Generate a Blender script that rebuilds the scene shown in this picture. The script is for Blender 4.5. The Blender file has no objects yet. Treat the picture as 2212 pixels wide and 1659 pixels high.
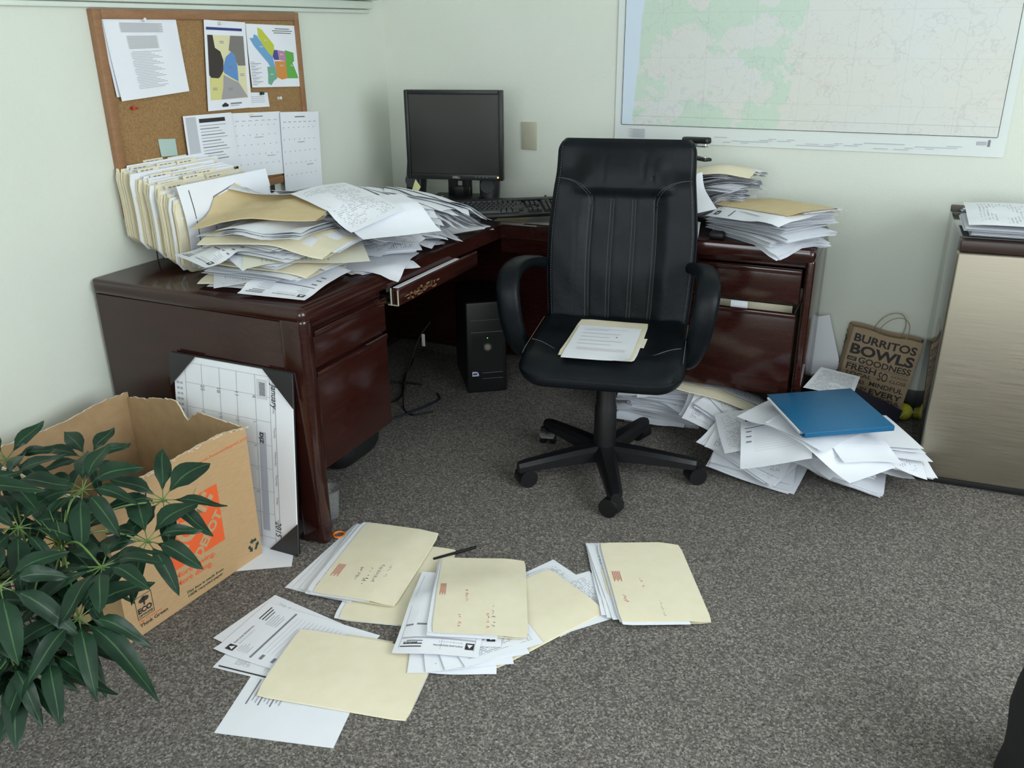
import bpy, bmesh, math, random
import numpy as np
from mathutils import Vector, Matrix
from math import sin, cos, pi, radians, sqrt

S = bpy.context.scene
COL = S.collection

# ------------------------------------------------------------------ camera, light, exposure
cam_d = bpy.data.cameras.new('camera'); cam = bpy.data.objects.new('camera', cam_d); COL.objects.link(cam)
_y, _p, _r = radians(-24.95), radians(22.2), radians(-.51)
_f = Vector((sin(_y)*cos(_p), cos(_y)*cos(_p), -sin(_p)))
_ri = Vector((cos(_y), -sin(_y), 0)); _u = _ri.cross(_f)
_r2 = cos(_r)*_ri + sin(_r)*_u; _u2 = -sin(_r)*_ri + cos(_r)*_u
cam.matrix_world = Matrix((( _r2.x, _u2.x, -_f.x, 0), (_r2.y, _u2.y, -_f.y, 0), (_r2.z, _u2.z, -_f.z, 1.448), (0, 0, 0, 1)))
cam_d.sensor_width = 36; cam_d.lens = 1875/2212*36; cam_d.clip_start = .02
S.camera = cam
S.view_settings.view_transform = 'Standard'; S.view_settings.look = 'None'
S.view_settings.exposure = 0.60; S.view_settings.gamma = 1.0; S.view_settings.use_curve_mapping = False

W = bpy.data.worlds.new('daylight'); S.world = W; W.use_nodes = True
W.node_tree.nodes['Background'].inputs[0].default_value = (.75, .88, 1, 1)
W.node_tree.nodes['Background'].inputs[1].default_value = 1.0

def window_light(name, loc, rot, sx, sy, power, col):
    d = bpy.data.lights.new(name, 'AREA'); d.shape = 'RECTANGLE'; d.size = sx; d.size_y = sy
    d.energy = power; d.color = col
    o = bpy.data.objects.new(name, d); o.location = loc; o.rotation_euler = rot; COL.objects.link(o)
    return o
# daylight entering by the window in the wall to the side of the camera; behind it, a weaker fill light added in an unseen window
window_light('daylight_side', (2.06, .95, 1.55), (0, radians(90), 0), 1.4, 2.5, 58, (.90, .955, 1))
window_light('fill_behind', (-.2, -2.16, 1.55), (radians(90), 0, 0), 2.3, 1.3, 40, (.92, .965, 1))

# ------------------------------------------------------------------ materials
def new_mat(name, col, rough=.6, metal=0., coat=0., spec=.5, **kw):
    m = bpy.data.materials.new(name); m.use_nodes = True
    b = m.node_tree.nodes['Principled BSDF']
    b.inputs['Base Color'].default_value = (*col, 1); b.inputs['Roughness'].default_value = rough
    b.inputs['Metallic'].default_value = metal; b.inputs['Coat Weight'].default_value = coat
    b.inputs['Coat Roughness'].default_value = .08
    b.inputs['Specular IOR Level'].default_value = spec
    for k, v in kw.items(): b.inputs[k.replace('_', ' ')].default_value = v
    return m
def nt(m): return m.node_tree, m.node_tree.nodes['Principled BSDF']
def nd(t, typ, **kw):
    n = t.nodes.new(typ)
    for k, v in kw.items(): setattr(n, k, v)
    return n
def mix(t, fac, a, b, blend='MIX'):
    n = nd(t, 'ShaderNodeMix', data_type='RGBA', blend_type=blend)
    for sock, val in ((n.inputs[0], fac), (n.inputs[6], a), (n.inputs[7], b)):
        if hasattr(val, 'is_linked'): t.links.new(val, sock)
        elif isinstance(val, (int, float)): sock.default_value = val
        else: sock.default_value = (*val, 1)
    return n.outputs[2]
def mth(t, op, a, b=0., c=0.):
    n = nd(t, 'ShaderNodeMath', operation=op)
    for i, val in enumerate((a, b, c)):
        if hasattr(val, 'is_linked'): t.links.new(val, n.inputs[i])
        else: n.inputs[i].default_value = val
    return n.outputs[0]
def noise(t, scale, detail=3, vec=None, rough=.5):
    n = nd(t, 'ShaderNodeTexNoise'); n.inputs['Scale'].default_value = scale
    n.inputs['Detail'].default_value = detail; n.inputs['Roughness'].default_value = rough
    if vec is not None: t.links.new(vec, n.inputs['Vector'])
    return n
def objco(t): return nd(t, 'ShaderNodeTexCoord').outputs['Object']
def ramp(t, fac, stops):
    n = nd(t, 'ShaderNodeValToRGB'); t.links.new(fac, n.inputs[0])
    e = n.color_ramp.elements
    while len(e) < len(stops): e.new(.5)
    for k, (p, c) in enumerate(stops): e[k].position = p; e[k].color = (*c, 1)
    return n.outputs[0]
def bump(t, b, h, strength, dist=.002):
    n = nd(t, 'ShaderNodeBump'); n.inputs['Strength'].default_value = strength; n.inputs['Distance'].default_value = dist
    t.links.new(h, n.inputs['Height']); t.links.new(n.outputs[0], b.inputs['Normal'])
def noisy(name, c1, c2, scale, rough=.6, bstr=0., bdist=.002, bscale=None, detail=4, stretch=None, **kw):
    m = new_mat(name, c1, rough, **kw); t, b = nt(m); v = objco(t)
    if stretch:
        mp = nd(t, 'ShaderNodeMapping'); mp.inputs['Scale'].default_value = stretch
        t.links.new(v, mp.inputs[0]); v = mp.outputs[0]
    n = noise(t, scale, detail, v)
    t.links.new(ramp(t, n.outputs['Fac'], [(.3, c1), (.7, c2)]), b.inputs['Base Color'])
    if bstr:
        n2 = noise(t, bscale or scale, detail, v); bump(t, b, n2.outputs['Fac'], bstr, bdist)
    return m

WALL = noisy('sage_wall_paint', (.655, .69, .605), (.68, .715, .63), 3, .75, .25, .003, 260, 3)
CEIL = noisy('ceiling_paint', (.75, .77, .74), (.79, .80, .77), 5, .9, .2, .002, 180)
TRIM = noisy('sage_trim_paint', (.62, .68, .60), (.66, .72, .64), 8, .5)
BASE = noisy('dark_rubber_base', (.02, .021, .022), (.03, .03, .032), 20, .45)

CARPET = new_mat('speckled_loop_carpet', (.1, .1, .1), .95, spec=.15); t, b = nt(CARPET); v = objco(t)
def grains(scale):
    n = nd(t, 'ShaderNodeTexVoronoi'); n.inputs['Scale'].default_value = scale; t.links.new(v, n.inputs['Vector'])
    s = nd(t, 'ShaderNodeSeparateColor'); t.links.new(n.outputs['Color'], s.inputs[0]); return n, s
g1, s1 = grains(215); g2, s2 = grains(330); n3 = noise(t, 2.0, 3, v)
c1 = ramp(t, s1.outputs[0], [(.0, (.040, .036, .034)), (.35, (.10, .090, .083)), (.7, (.19, .172, .158)), (1., (.42, .39, .355))])
c2 = mix(t, .45, c1, ramp(t, s2.outputs[1], [(.0, (.05, .05, .065)), (.4, (.17, .145, .125)), (.7, (.13, .14, .12)), (1., (.36, .33, .28))]))
c3 = mix(t, .5, c2, ramp(t, n3.outputs['Fac'], [(.3, (.86, .84, .82)), (.7, (1, 1, 1))]), 'MULTIPLY')
t.links.new(c3, b.inputs['Base Color'])
bump(t, b, g1.outputs['Distance'], .25, .002)

def wood(name, c1, c2, c3, stretch, rough=.32, coat=.5):
    m = new_mat(name, c1, rough, coat=coat); t, b = nt(m); v = objco(t)
    mp = nd(t, 'ShaderNodeMapping'); mp.inputs['Scale'].default_value = stretch; t.links.new(v, mp.inputs[0])
    n = noise(t, 9, 8, mp.outputs[0], .62); n5 = noise(t, 60, 3, mp.outputs[0])
    t.links.new(mix(t, .3, ramp(t, n.outputs['Fac'], [(.28, c1), (.5, c2), (.75, c3)]),
                    ramp(t, n5.outputs['Fac'], [(.35, c1), (.65, c3)])), b.inputs['Base Color'])
    return m
MAHOG = wood('mahogany_laminate', (.015, .0042, .0034), (.026, .0068, .0050), (.041, .0110, .0075), (1, 1, 7), .13, 0.)
MAHOGX = wood('mahogany_laminate_lengthwise', (.015, .0042, .0034), (.026, .0068, .0050), (.041, .0110, .0075), (1.2, 1.2, 9), .15, 0.)
OAK = wood('oak_frame', (.22, .105, .045), (.28, .14, .062), (.34, .175, .085), (6, 1, 6), .5, .1)
CORK = noisy('cork', (.24, .135, .050), (.36, .215, .090), 170, .9, .4, .002, 300)
RAWCHIP = new_mat('raw_chipboard', (.22, .12, .05), .8)
METAL = new_mat('zinc_metal', (.62, .60, .55), .35, 1.)
CHROME = new_mat('chrome', (.8, .8, .8), .15, 1.)
BLACKPL = noisy('black_plastic', (.0045, .005, .0055), (.007, .0075, .0085), 60, .42)
BLACKMATT = noisy('matt_black_plastic', (.004, .0045, .005), (.006, .0065, .007), 90, .6)
KEYCAP = noisy('keycap_black', (.010, .010, .012), (.018, .018, .021), 80, .45)
BEIGEPL = noisy('beige_plastic', (.42, .41, .30), (.45, .435, .32), 12, .4)
LEATHER = new_mat('black_leather', (.005, .006, .007), .42, spec=.17); t, b = nt(LEATHER); v = objco(t)
n1 = noise(t, 9, 4, v); n2 = noise(t, 420, 2, v)
t.links.new(ramp(t, n1.outputs['Fac'], [(.3, (.0030, .0043, .0056)), (.75, (.0056, .0082, .0110))]), b.inputs['Base Color'])
t.links.new(ramp(t, n1.outputs['Fac'], [(.3, (.31, .31, .31)), (.7, (.43, .43, .43))]), b.inputs['Roughness'])
bump(t, b, mth(t, 'ADD', mth(t, 'MULTIPLY', n1.outputs['Fac'], 5.), n2.outputs['Fac']), .35, .0016)
STITCH = new_mat('grey_thread', (.10, .098, .09), .8)
SCREEN = new_mat('dark_screen', (.022, .022, .020), .22, spec=.6)
LEDA = new_mat('amber_led', (.9, .6, .1), .4); LEDA.node_tree.nodes['Principled BSDF'].inputs['Emission Color'].default_value = (1, .65, .1, 1); LEDA.node_tree.nodes['Principled BSDF'].inputs['Emission Strength'].default_value = 2.5
LEDG = new_mat('green_led', (.1, .8, .2), .4); LEDG.node_tree.nodes['Principled BSDF'].inputs['Emission Color'].default_value = (.1, 1, .2, 1); LEDG.node_tree.nodes['Principled BSDF'].inputs['Emission Strength'].default_value = 1.2
STEEL = new_mat('brushed_steel', (.38, .345, .28), .5, 1.); t, b = nt(STEEL); v = objco(t)
mp = nd(t, 'ShaderNodeMapping'); mp.inputs['Scale'].default_value = (1, 1, 60); t.links.new(v, mp.inputs[0])
n1 = noise(t, 6, 4, mp.outputs[0])
t.links.new(ramp(t, n1.outputs['Fac'], [(.3, (.34, .305, .24)), (.7, (.41, .37, .295))]), b.inputs['Base Color'])
t.links.new(ramp(t, n1.outputs['Fac'], [(.3, (.46, .46, .46)), (.7, (.56, .56, .56))]), b.inputs['Roughness'])
FRSIDE = new_mat('glossy_dark_enamel', (.045, .045, .047), .10, coat=.6)
DARKBROWN = new_mat('dark_brown_plastic', (.030, .014, .010), .4)
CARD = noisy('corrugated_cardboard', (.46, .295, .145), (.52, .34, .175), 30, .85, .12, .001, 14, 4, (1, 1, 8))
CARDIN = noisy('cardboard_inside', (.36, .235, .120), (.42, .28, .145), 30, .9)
CARDRAW = noisy('torn_cardboard_edge', (.60, .50, .36), (.70, .62, .50), 120, .95)
ORANGE = new_mat('orange_ink', (.80, .115, .025), .8)
INK = new_mat('black_ink', (.028, .026, .026), .75)
INKGREEN = new_mat('dark_green_ink', (.02, .05, .032), .75)
INKGREY = new_mat('grey_ink', (.20, .20, .23), .75)
INKLIGHT = new_mat('pale_grey_ink', (.42, .43, .47), .75)
INKRED = new_mat('red_ink', (.55, .12, .10), .75)
INKBLUE = new_mat('navy_ink', (.03, .045, .20), .7)
WHITEPR = new_mat('white_print', (.82, .82, .84), .7)
KRAFT = noisy('kraft_paper', (.32, .235, .145), (.35, .26, .165), 40, .85)
BLUEV = noisy('blue_vinyl', (.010, .105, .225), (.014, .125, .26), 200, .35, .1, .0005)
NAVY = new_mat('navy_board', (.012, .015, .035), .5)
YELLOWN = new_mat('yellow_sticky_paper', (.72, .71, .36), .8)
GREENN = new_mat('pale_green_sticky_paper', (.42, .55, .50), .8)
MANILA = noisy('manila_card', (.75, .69, .505), (.79, .73, .55), 25, .8)
TAN = noisy('tan_envelope', (.62, .49, .27), (.67, .54, .31), 25, .8)
WHITE = noisy('white_paper', (.765, .79, .835), (.805, .83, .87), 6, .8)
CLEAR = new_mat('clear_plastic', (.9, .92, .92), .08, Transmission_Weight=.9, IOR=1.2)
TENNIS = noisy('yellow_felt', (.60, .58, .03), (.72, .70, .06), 150, .95, .5, .002)
RUBBER = new_mat('orange_rubber', (.85, .20, .02), .5)
LEAF = new_mat('glossy_leaf', (.012, .045, .022), .42, spec=.3); t, b = nt(LEAF)
uvn = nd(t, 'ShaderNodeUVMap'); sx = nd(t, 'ShaderNodeSeparateXYZ'); t.links.new(uvn.outputs[0], sx.inputs[0])
mid = mth(t, 'LESS_THAN', mth(t, 'ABSOLUTE', mth(t, 'SUBTRACT', sx.outputs[0], .5)), .035)
nl = noise(t, 14, 3, objco(t))
lc = ramp(t, nl.outputs['Fac'], [(.3, (.0055, .022, .011)), (.7, (.011, .040, .018))])
t.links.new(mix(t, mth(t, 'MULTIPLY', mid, .55), lc, (.07, .15, .06)), b.inputs['Base Color'])
b.inputs['Subsurface Weight'].default_value = 0.
STEMG = noisy('green_stem', (.075, .14, .035), (.12, .20, .05), 30, .5)
STEMB = noisy('woody_stem', (.09, .075, .04), (.14, .11, .06), 60, .8)
SOIL = noisy('soil', (.02, .014, .010), (.05, .035, .025), 120, .95, .8, .01)
POT = noisy('pale_glazed_pot', (.50, .50, .48), (.55, .55, .53), 8, .35)
FABRIC = noisy('black_fabric', (.007, .007, .008), (.012, .012, .014), 400, .9, .4, .001)
GLASSW = new_mat('window_glass', (.95, .97, 1), .02, Transmission_Weight=1., IOR=1.0)

def page(name, rows, words, ink, dens, paper=(.785, .81, .85), x0=.09, x1=.91, y0=.06, y1=.92, grid=0, cols=0, inkcol=(.12, .12, .14)):
    """white paper printed by UV: rows of broken text inside margins, or ruled cells"""
    m = new_mat(name, paper, .8); t, b = nt(m)
    uv = nd(t, 'ShaderNodeUVMap'); s = nd(t, 'ShaderNodeSeparateXYZ'); t.links.new(uv.outputs[0], s.inputs[0])
    u, v = s.outputs[0], s.outputs[1]
    oi = nd(t, 'ShaderNodeObjectInfo').outputs['Random']
    r = mth(t, 'MULTIPLY', v, float(rows)); fr = mth(t, 'FRACT', r); fl = mth(t, 'FLOOR', r)
    cmb = nd(t, 'ShaderNodeCombineXYZ'); t.links.new(mth(t, 'MULTIPLY', u, float(words)), cmb.inputs[0])
    t.links.new(mth(t, 'MULTIPLY', fl, 7.31), cmb.inputs[1]); t.links.new(mth(t, 'MULTIPLY', oi, 50.), cmb.inputs[2])
    nn = noise(t, 1., 1, cmb.outputs[0])
    on = mth(t, 'GREATER_THAN', nn.outputs['Fac'], 1 - dens)
    on = mth(t, 'MULTIPLY', on, mth(t, 'LESS_THAN', fr, .5))
    big = nd(t, 'ShaderNodeCombineXYZ'); t.links.new(mth(t, 'MULTIPLY', u, 2.5), big.inputs[0]); t.links.new(mth(t, 'MULTIPLY', v, 7.), big.inputs[1]); t.links.new(mth(t, 'MULTIPLY', oi, 91.), big.inputs[2])
    nb = noise(t, 1., 1, big.outputs[0]); on = mth(t, 'MULTIPLY', on, mth(t, 'GREATER_THAN', nb.outputs['Fac'], .43))
    for op, a, lim in (('GREATER_THAN', u, x0), ('LESS_THAN', u, x1), ('GREATER_THAN', v, y0), ('LESS_THAN', v, y1)):
        on = mth(t, 'MULTIPLY', on, mth(t, op, a, lim))
    fac = mth(t, 'MULTIPLY', on, ink)
    if grid:
        for a, k in ((v, grid), (u, cols)):
            ln = mth(t, 'LESS_THAN', mth(t, 'FRACT', mth(t, 'MULTIPLY', a, float(k))), .035 if k > 12 else .022)
            for op, a2, lim in (('GREATER_THAN', u, x0), ('LESS_THAN', u, x1), ('GREATER_THAN', v, y0), ('LESS_THAN', v, y1)):
                ln = mth(t, 'MULTIPLY', ln, mth(t, op, a2, lim))
            fac = mth(t, 'MAXIMUM', fac, mth(t, 'MULTIPLY', ln, .5))
    nw = noise(t, 5, 2, objco(t))
    pc = ramp(t, nw.outputs['Fac'], [(.3, tuple(c*.975 for c in paper)), (.7, paper)])
    t.links.new(mix(t, fac, pc, inkcol), b.inputs['Base Color'])
    return m
TEXTP = page('typed_page', 46, 34, .62, .56)
TEXTL = page('faintly_typed_page', 40, 26, .42, .5)
FORMP = page('ruled_form_page', 38, 30, .55, .5, grid=19, cols=4)
LISTP = page('list_page', 60, 40, .55, .6, x0=.12, x1=.7)
CALP = page('ruled_calendar_page', 30, 20, .35, .42, grid=6, cols=7, x0=.02, x1=.98, y0=.03, y1=.86)
PAPERS = [WHITE, TEXTP, TEXTL, FORMP, TEXTL, WHITE, LISTP]

# ------------------------------------------------------------------ mesh builders
V3 = lambda p: np.array(p, float)
class MB:
    def __init__(s): s.v = []; s.f = []; s.mi = []; s.uv = []; s.mats = []
    def m(s, mat):
        if mat not in s.mats: s.mats.append(mat)
        return s.mats.index(mat)
    def add(s, vs, fs, mat, uv=None):
        o = len(s.v); s.v.extend([tuple(map(float, p)) for p in vs])
        s.uv.extend([tuple(map(float, p)) for p in uv] if uv is not None else [(0., 0.)]*len(vs))
        k = s.m(mat)
        for f in fs: s.f.append(tuple(i+o for i in f)); s.mi.append(k)
        return s
    def bm(s, b, mat, mx=None):
        if mx is not None: bmesh.ops.transform(b, matrix=mx, verts=b.verts)
        b.verts.index_update(); b.verts.ensure_lookup_table()
        s.add([v.co for v in b.verts], [[v.index for v in f.verts] for f in b.faces], mat); b.free(); return s
    def box(s, lo, hi, mat, bev=0., seg=2, mx=None):
        b = bmesh.new(); bmesh.ops.create_cube(b, size=1)
        c = [(lo[i]+hi[i])/2 for i in range(3)]; d = [abs(hi[i]-lo[i]) for i in range(3)]
        for v in b.verts: v.co = Vector([c[i]+v.co[i]*d[i] for i in range(3)])
        if bev: bmesh.ops.bevel(b, geom=b.edges[:], offset=min(bev, min(d)*.49), segments=seg, affect='EDGES', profile=.5)
        return s.bm(b, mat, mx)
    def tube(s, path, r, mat, n=8, closed=False, cap=True):
        P = [V3(p) for p in path]; N = len(P); rs = r if hasattr(r, '__len__') else [r]*N
        T = []
        for i in range(N):
            a = P[(i-1) % N] if closed else P[max(i-1, 0)]; c = P[(i+1) % N] if closed else P[min(i+1, N-1)]
            d = c-a; T.append(d/(np.linalg.norm(d)+1e-12))
        up = V3((0, 0, 1)) if abs(T[0][2]) < .9 else V3((1, 0, 0))
        vs = []; e = np.cross(T[0], up); e /= np.linalg.norm(e)
        for i in range(N):
            e = e - T[i]*(e@T[i]); e /= np.linalg.norm(e); g = np.cross(T[i], e)
            for k in range(n):
                a = 2*pi*k/n; vs.append(P[i]+rs[i]*(cos(a)*e+sin(a)*g))
        fs = []
        for i in range(N if closed else N-1):
            j = (i+1) % N
            for k in range(n): fs.append((i*n+k, i*n+(k+1) % n, j*n+(k+1) % n, j*n+k))
        if cap and not closed: fs += [tuple(range(n))[::-1], tuple((N-1)*n+k for k in range(n))]
        return s.add(vs, fs, mat)
    def cyl(s, p0, p1, r0, mat, r1=None, n=20): return s.tube([p0, p1], [r0, r0 if r1 is None else r1], mat, n)
    def lathe(s, prof, mat, n=24, c=(0, 0, 0)):
        vs = []; fs = []
        for r, z in prof:
            for k in range(n): a = 2*pi*k/n; vs.append((c[0]+r*cos(a), c[1]+r*sin(a), c[2]+z))
        for i in range(len(prof)-1):
            for k in range(n): fs.append((i*n+k, i*n+(k+1) % n, (i+1)*n+(k+1) % n, (i+1)*n+k))
        fs += [tuple(range(n))[::-1], tuple((len(prof)-1)*n+k for k in range(n))]
        return s.add(vs, fs, mat)
    def prism(s, poly, o, ex, ey, dep, mat):
        """polygon in the (ex, ey) plane at o, extruded by the vector dep"""
        o, ex, ey, dep = V3(o), V3(ex), V3(ey), V3(dep); n = len(poly)
        a = [o+ex*p[0]+ey*p[1] for p in poly]; vs = a+[p+dep for p in a]
        fs = [tuple(range(n)), tuple(range(2*n-1, n-1, -1))]+[(i, i+n, (i+1) % n+n, (i+1) % n) for i in range(n)]
        return s.add(vs, fs, mat)
    def flat(s, poly, o, ex, ey, mat, lift=0.):
        o, ex, ey = V3(o), V3(ex), V3(ey); nn = np.cross(ex, ey); nn = nn/np.linalg.norm(nn)*lift
        return s.add([o+ex*p[0]+ey*p[1]+nn for p in poly], [tuple(range(len(poly)))], mat)
    def rect(s, x0, y0, x1, y1, o, ex, ey, mat, lift=.0006):
        return s.flat([(x0, y0), (x1, y0), (x1, y1), (x0, y1)], o, ex, ey, mat, lift)
    def grid(s, P, mat, t=None, uv=True, wrap=True):
        """closed slab from two stacked (nu, nv, 3) arrays or one array thickened by t in z"""
        top = np.asarray(P[0] if isinstance(P, (tuple, list)) else P, float)
        bot = np.asarray(P[1], float) if isinstance(P, (tuple, list)) else top-np.array([0, 0, t])
        a, b = top.shape[:2]; k = a*b
        vs = list(top.reshape(-1, 3))+list(bot.reshape(-1, 3)); fs = []
        I = lambda i, j: i*b+j
        for i in range(a-1):
            for j in range(b-1):
                q = (I(i, j), I(i+1, j), I(i+1, j+1), I(i, j+1)); fs.append(q); fs.append(tuple(x+k for x in q[::-1]))
        ring = [I(i, 0) for i in range(a)]+[I(a-1, j) for j in range(1, b)]+[I(i, b-1) for i in range(a-2, -1, -1)]+[I(0, j) for j in range(b-2, 0, -1)]
        for x in range(len(ring)):
            p, q = ring[x], ring[(x+1) % len(ring)]; fs.append((p, p+k, q+k, q))
        u = [(i/(a-1), j/(b-1)) for i in range(a) for j in range(b)]
        return s.add(vs, fs, mat, u+u)
    def text(s, txt, o, ex, ey, h, mat, w=None, al='L', bold=0., shear=0., lift=.0008, sp=1.):
        vs, fs, bw = glyphs(txt, bold, shear, sp)
        k = h/CAPH; kx = k if w is None else w/max(bw, 1e-6)
        off = 0 if al == 'L' else (-bw*kx/2 if al == 'C' else -bw*kx)
        o, ex, ey = V3(o), V3(ex), V3(ey); nn = np.cross(ex, ey); nn = nn/np.linalg.norm(nn)*lift
        s.add([o+ex*(x*kx+off)+ey*(y*k)+nn for x, y in vs], fs, mat); return bw*kx
    def build(s, name, parent=None, loc=(0, 0, 0), rz=0., ang=38, origin=None):
        v = np.array(s.v)
        if origin is not None: v = v-np.array(origin); loc = tuple(origin)
        me = bpy.data.meshes.new(name); me.from_pydata([tuple(p) for p in v], [], s.f); me.update()
        for m in s.mats: me.materials.append(m)
        me.polygons.foreach_set('material_index', s.mi)
        uvl = me.uv_layers.new(name='UVMap'); li = np.empty(len(me.loops), int); me.loops.foreach_get('vertex_index', li)
        uvl.data.foreach_set('uv', np.array(s.uv)[li].ravel())
        b = bmesh.new(); b.from_mesh(me); bmesh.ops.recalc_face_normals(b, faces=[f for f in b.faces if len(f.edges) > 2 and any(len(e.link_faces) > 1 for e in f.edges)]); b.to_mesh(me); b.free()
        me.polygons.foreach_set('use_smooth', [True]*len(me.polygons)); me.set_sharp_from_angle(angle=radians(ang))
        o = bpy.data.objects.new(name, me); COL.objects.link(o); o.location = loc; o.rotation_euler[2] = rz
        if parent is not None: o.parent = parent
        return o
_G = {}
def glyphs(txt, bold=0., shear=0., sp=1.):
    key = (txt, bold, shear, sp)
    if key not in _G:
        c = bpy.data.curves.new('t', 'FONT'); c.body = txt; c.size = 1; c.offset = bold; c.shear = shear; c.space_character = sp
        c.resolution_u = 3; c.fill_mode = 'FRONT'
        o = bpy.data.objects.new('t', c); COL.objects.link(o); bpy.context.view_layer.update()
        me = o.evaluated_get(bpy.context.evaluated_depsgraph_get()).to_mesh()
        vs = [(v.co.x, v.co.y) for v in me.vertices]; fs = [tuple(p.vertices) for p in me.polygons]
        x0 = min([p[0] for p in vs] or [0]); x1 = max([p[0] for p in vs] or [0])
        _G[key] = ([(x-x0, y) for x, y in vs], fs, x1-x0)
        bpy.data.objects.remove(o); bpy.data.curves.remove(c)
    return _G[key]
CAPH = 1.; CAPH = max(p[1] for p in glyphs('H')[0])

def tag(o, label, cat, group=None, kind=None):
    o['label'] = label; o['category'] = cat
    if group: o['group'] = group
    if kind: o['kind'] = kind
    return o
def thing(name, label, cat, loc=(0, 0, 0), rz=0., group=None):
    o = bpy.data.objects.new(name, None); o.empty_display_size = .05; COL.objects.link(o)
    o.location = loc; o.rotation_euler[2] = rz
    return tag(o, label, cat, group)
def struct(mb, name, **k):
    o = mb.build(name, **k); o['kind'] = 'structure'; return o

REG = {}
def colr(name, c):
    if name not in REG: REG[name] = new_mat('print_'+name, c, .75)
    return REG[name]

# ------------------------------------------------------------------ sheets that settle on what lies below
class Ground:
    """height of whatever has been laid down so far over a patch of floor or table"""
    def __init__(s, x0, y0, x1, y1, f, res=.007):
        s.x0, s.y0, s.res = x0, y0, res; s.nx = int((x1-x0)/res)+2; s.ny = int((y1-y0)/res)+2
        X, Y = np.meshgrid(x0+np.arange(s.nx)*res, y0+np.arange(s.ny)*res, indexing='ij'); s.X, s.Y = X, Y
        s.z = f(X, Y) if callable(f) else np.full(X.shape, float(f))
    def at(s, x, y, rad=1):
        i = np.clip(np.rint((x-s.x0)/s.res).astype(int), rad, s.nx-1-rad); j = np.clip(np.rint((y-s.y0)/s.res).astype(int), rad, s.ny-1-rad)
        r = s.z[i, j]
        for a in range(-rad, rad+1):
            for b in range(-rad, rad+1): r = np.maximum(r, s.z[i+a, j+b])
        return r
    def stamp(s, Z, cx, cy, ca, sa, w, h):
        dx, dy = s.X-cx, s.Y-cy; u = (dx*ca+dy*sa)/w+.5; v = (-dx*sa+dy*ca)/h+.5
        k = (u > -.01) & (u < 1.01) & (v > -.01) & (v < 1.01)
        a, b = Z.shape; U = np.clip(u[k], 0, 1)*(a-1); Vv = np.clip(v[k], 0, 1)*(b-1)
        i = np.minimum(U.astype(int), a-2); j = np.minimum(Vv.astype(int), b-2); fu, fv = U-i, Vv-j
        z = Z[i, j]*(1-fu)*(1-fv)+Z[i+1, j]*fu*(1-fv)+Z[i, j+1]*(1-fu)*fv+Z[i+1, j+1]*fu*fv
        s.z[k] = np.maximum(s.z[k], z)
def settle(G, cx, cy, deg, w, h, nu, nv, it=10, curl=None, eps=.0008, sag=None):
    if sag is None: sag = .72 if it < 20 else .5
    a = radians(deg); ca, sa = cos(a), sin(a)
    u, v = np.meshgrid(np.linspace(0, 1, nu), np.linspace(0, 1, nv), indexing='ij')
    lx, ly = (u-.5)*w, (v-.5)*h; x = cx+lx*ca-ly*sa; y = cy+lx*sa+ly*ca
    base = G.at(x, y)+eps; rel = np.maximum(base, base.max()-.30)
    # a stiff sheet comes to rest where its middle is lowest: a plane lying on the highest points
    dx, dy = x-cx, y-cy; g = np.zeros(2); best = (1e9, g); st = .25
    for k in range(160):
        q = rel-g[0]*dx-g[1]*dy; i = np.unravel_index(np.argmax(q), q.shape); f = q[i]
        if f < best[0]: best = (f, g.copy())
        d = np.array([dx[i], dy[i]]); n_ = np.linalg.norm(d)
        if n_ < 1e-6: break
        g = g+d/n_*st; st *= .965; gn = np.linalg.norm(g)
        if gn > .34: g *= .34/gn
    f, g = best; plane = f+g[0]*dx+g[1]*dy
    # and then gives a little where nothing holds it up
    gap = np.minimum(plane-base, .06)
    for _ in range(6):
        p = np.pad(gap, 1, mode='edge'); gap = .4*gap+.15*(p[:-2, 1:-1]+p[2:, 1:-1]+p[1:-1, :-2]+p[1:-1, 2:])
    z = np.maximum(base, plane-sag*gap)
    for _ in range(3):
        p = np.pad(z, 1, mode='edge'); av = (p[:-2, 1:-1]+p[2:, 1:-1]+p[1:-1, :-2]+p[1:-1, 2:])/4; z = np.maximum(base, .4*z+.6*av)
    if curl is not None: z = z+curl(u, v)
    return np.stack([x, y, z], -1), (ca, sa)
def lift_corner(i, amt, reach=.55):
    cu, cv = ((0, 0), (1, 0), (1, 1), (0, 1))[i]
    return lambda u, v: amt*np.clip(1-np.hypot(u-cu, v-cv)/reach, 0, 1)**1.7
def lift_end(side, amt, reach=.5):
    f = {'u0': lambda u, v: u, 'u1': lambda u, v: 1-u, 'v0': lambda u, v: v, 'v1': lambda u, v: 1-v}[side]
    return lambda u, v: amt*np.clip(1-f(u, v)/reach, 0, 1)**1.8
def wave(amp, ku, kv, ph):
    return lambda u, v: amp*(.5+.5*np.sin(ku*u+kv*v+ph))
def high(G, x, y, rad=6): return float(G.at(np.array([x]), np.array([y]), rad)[0])
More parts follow.
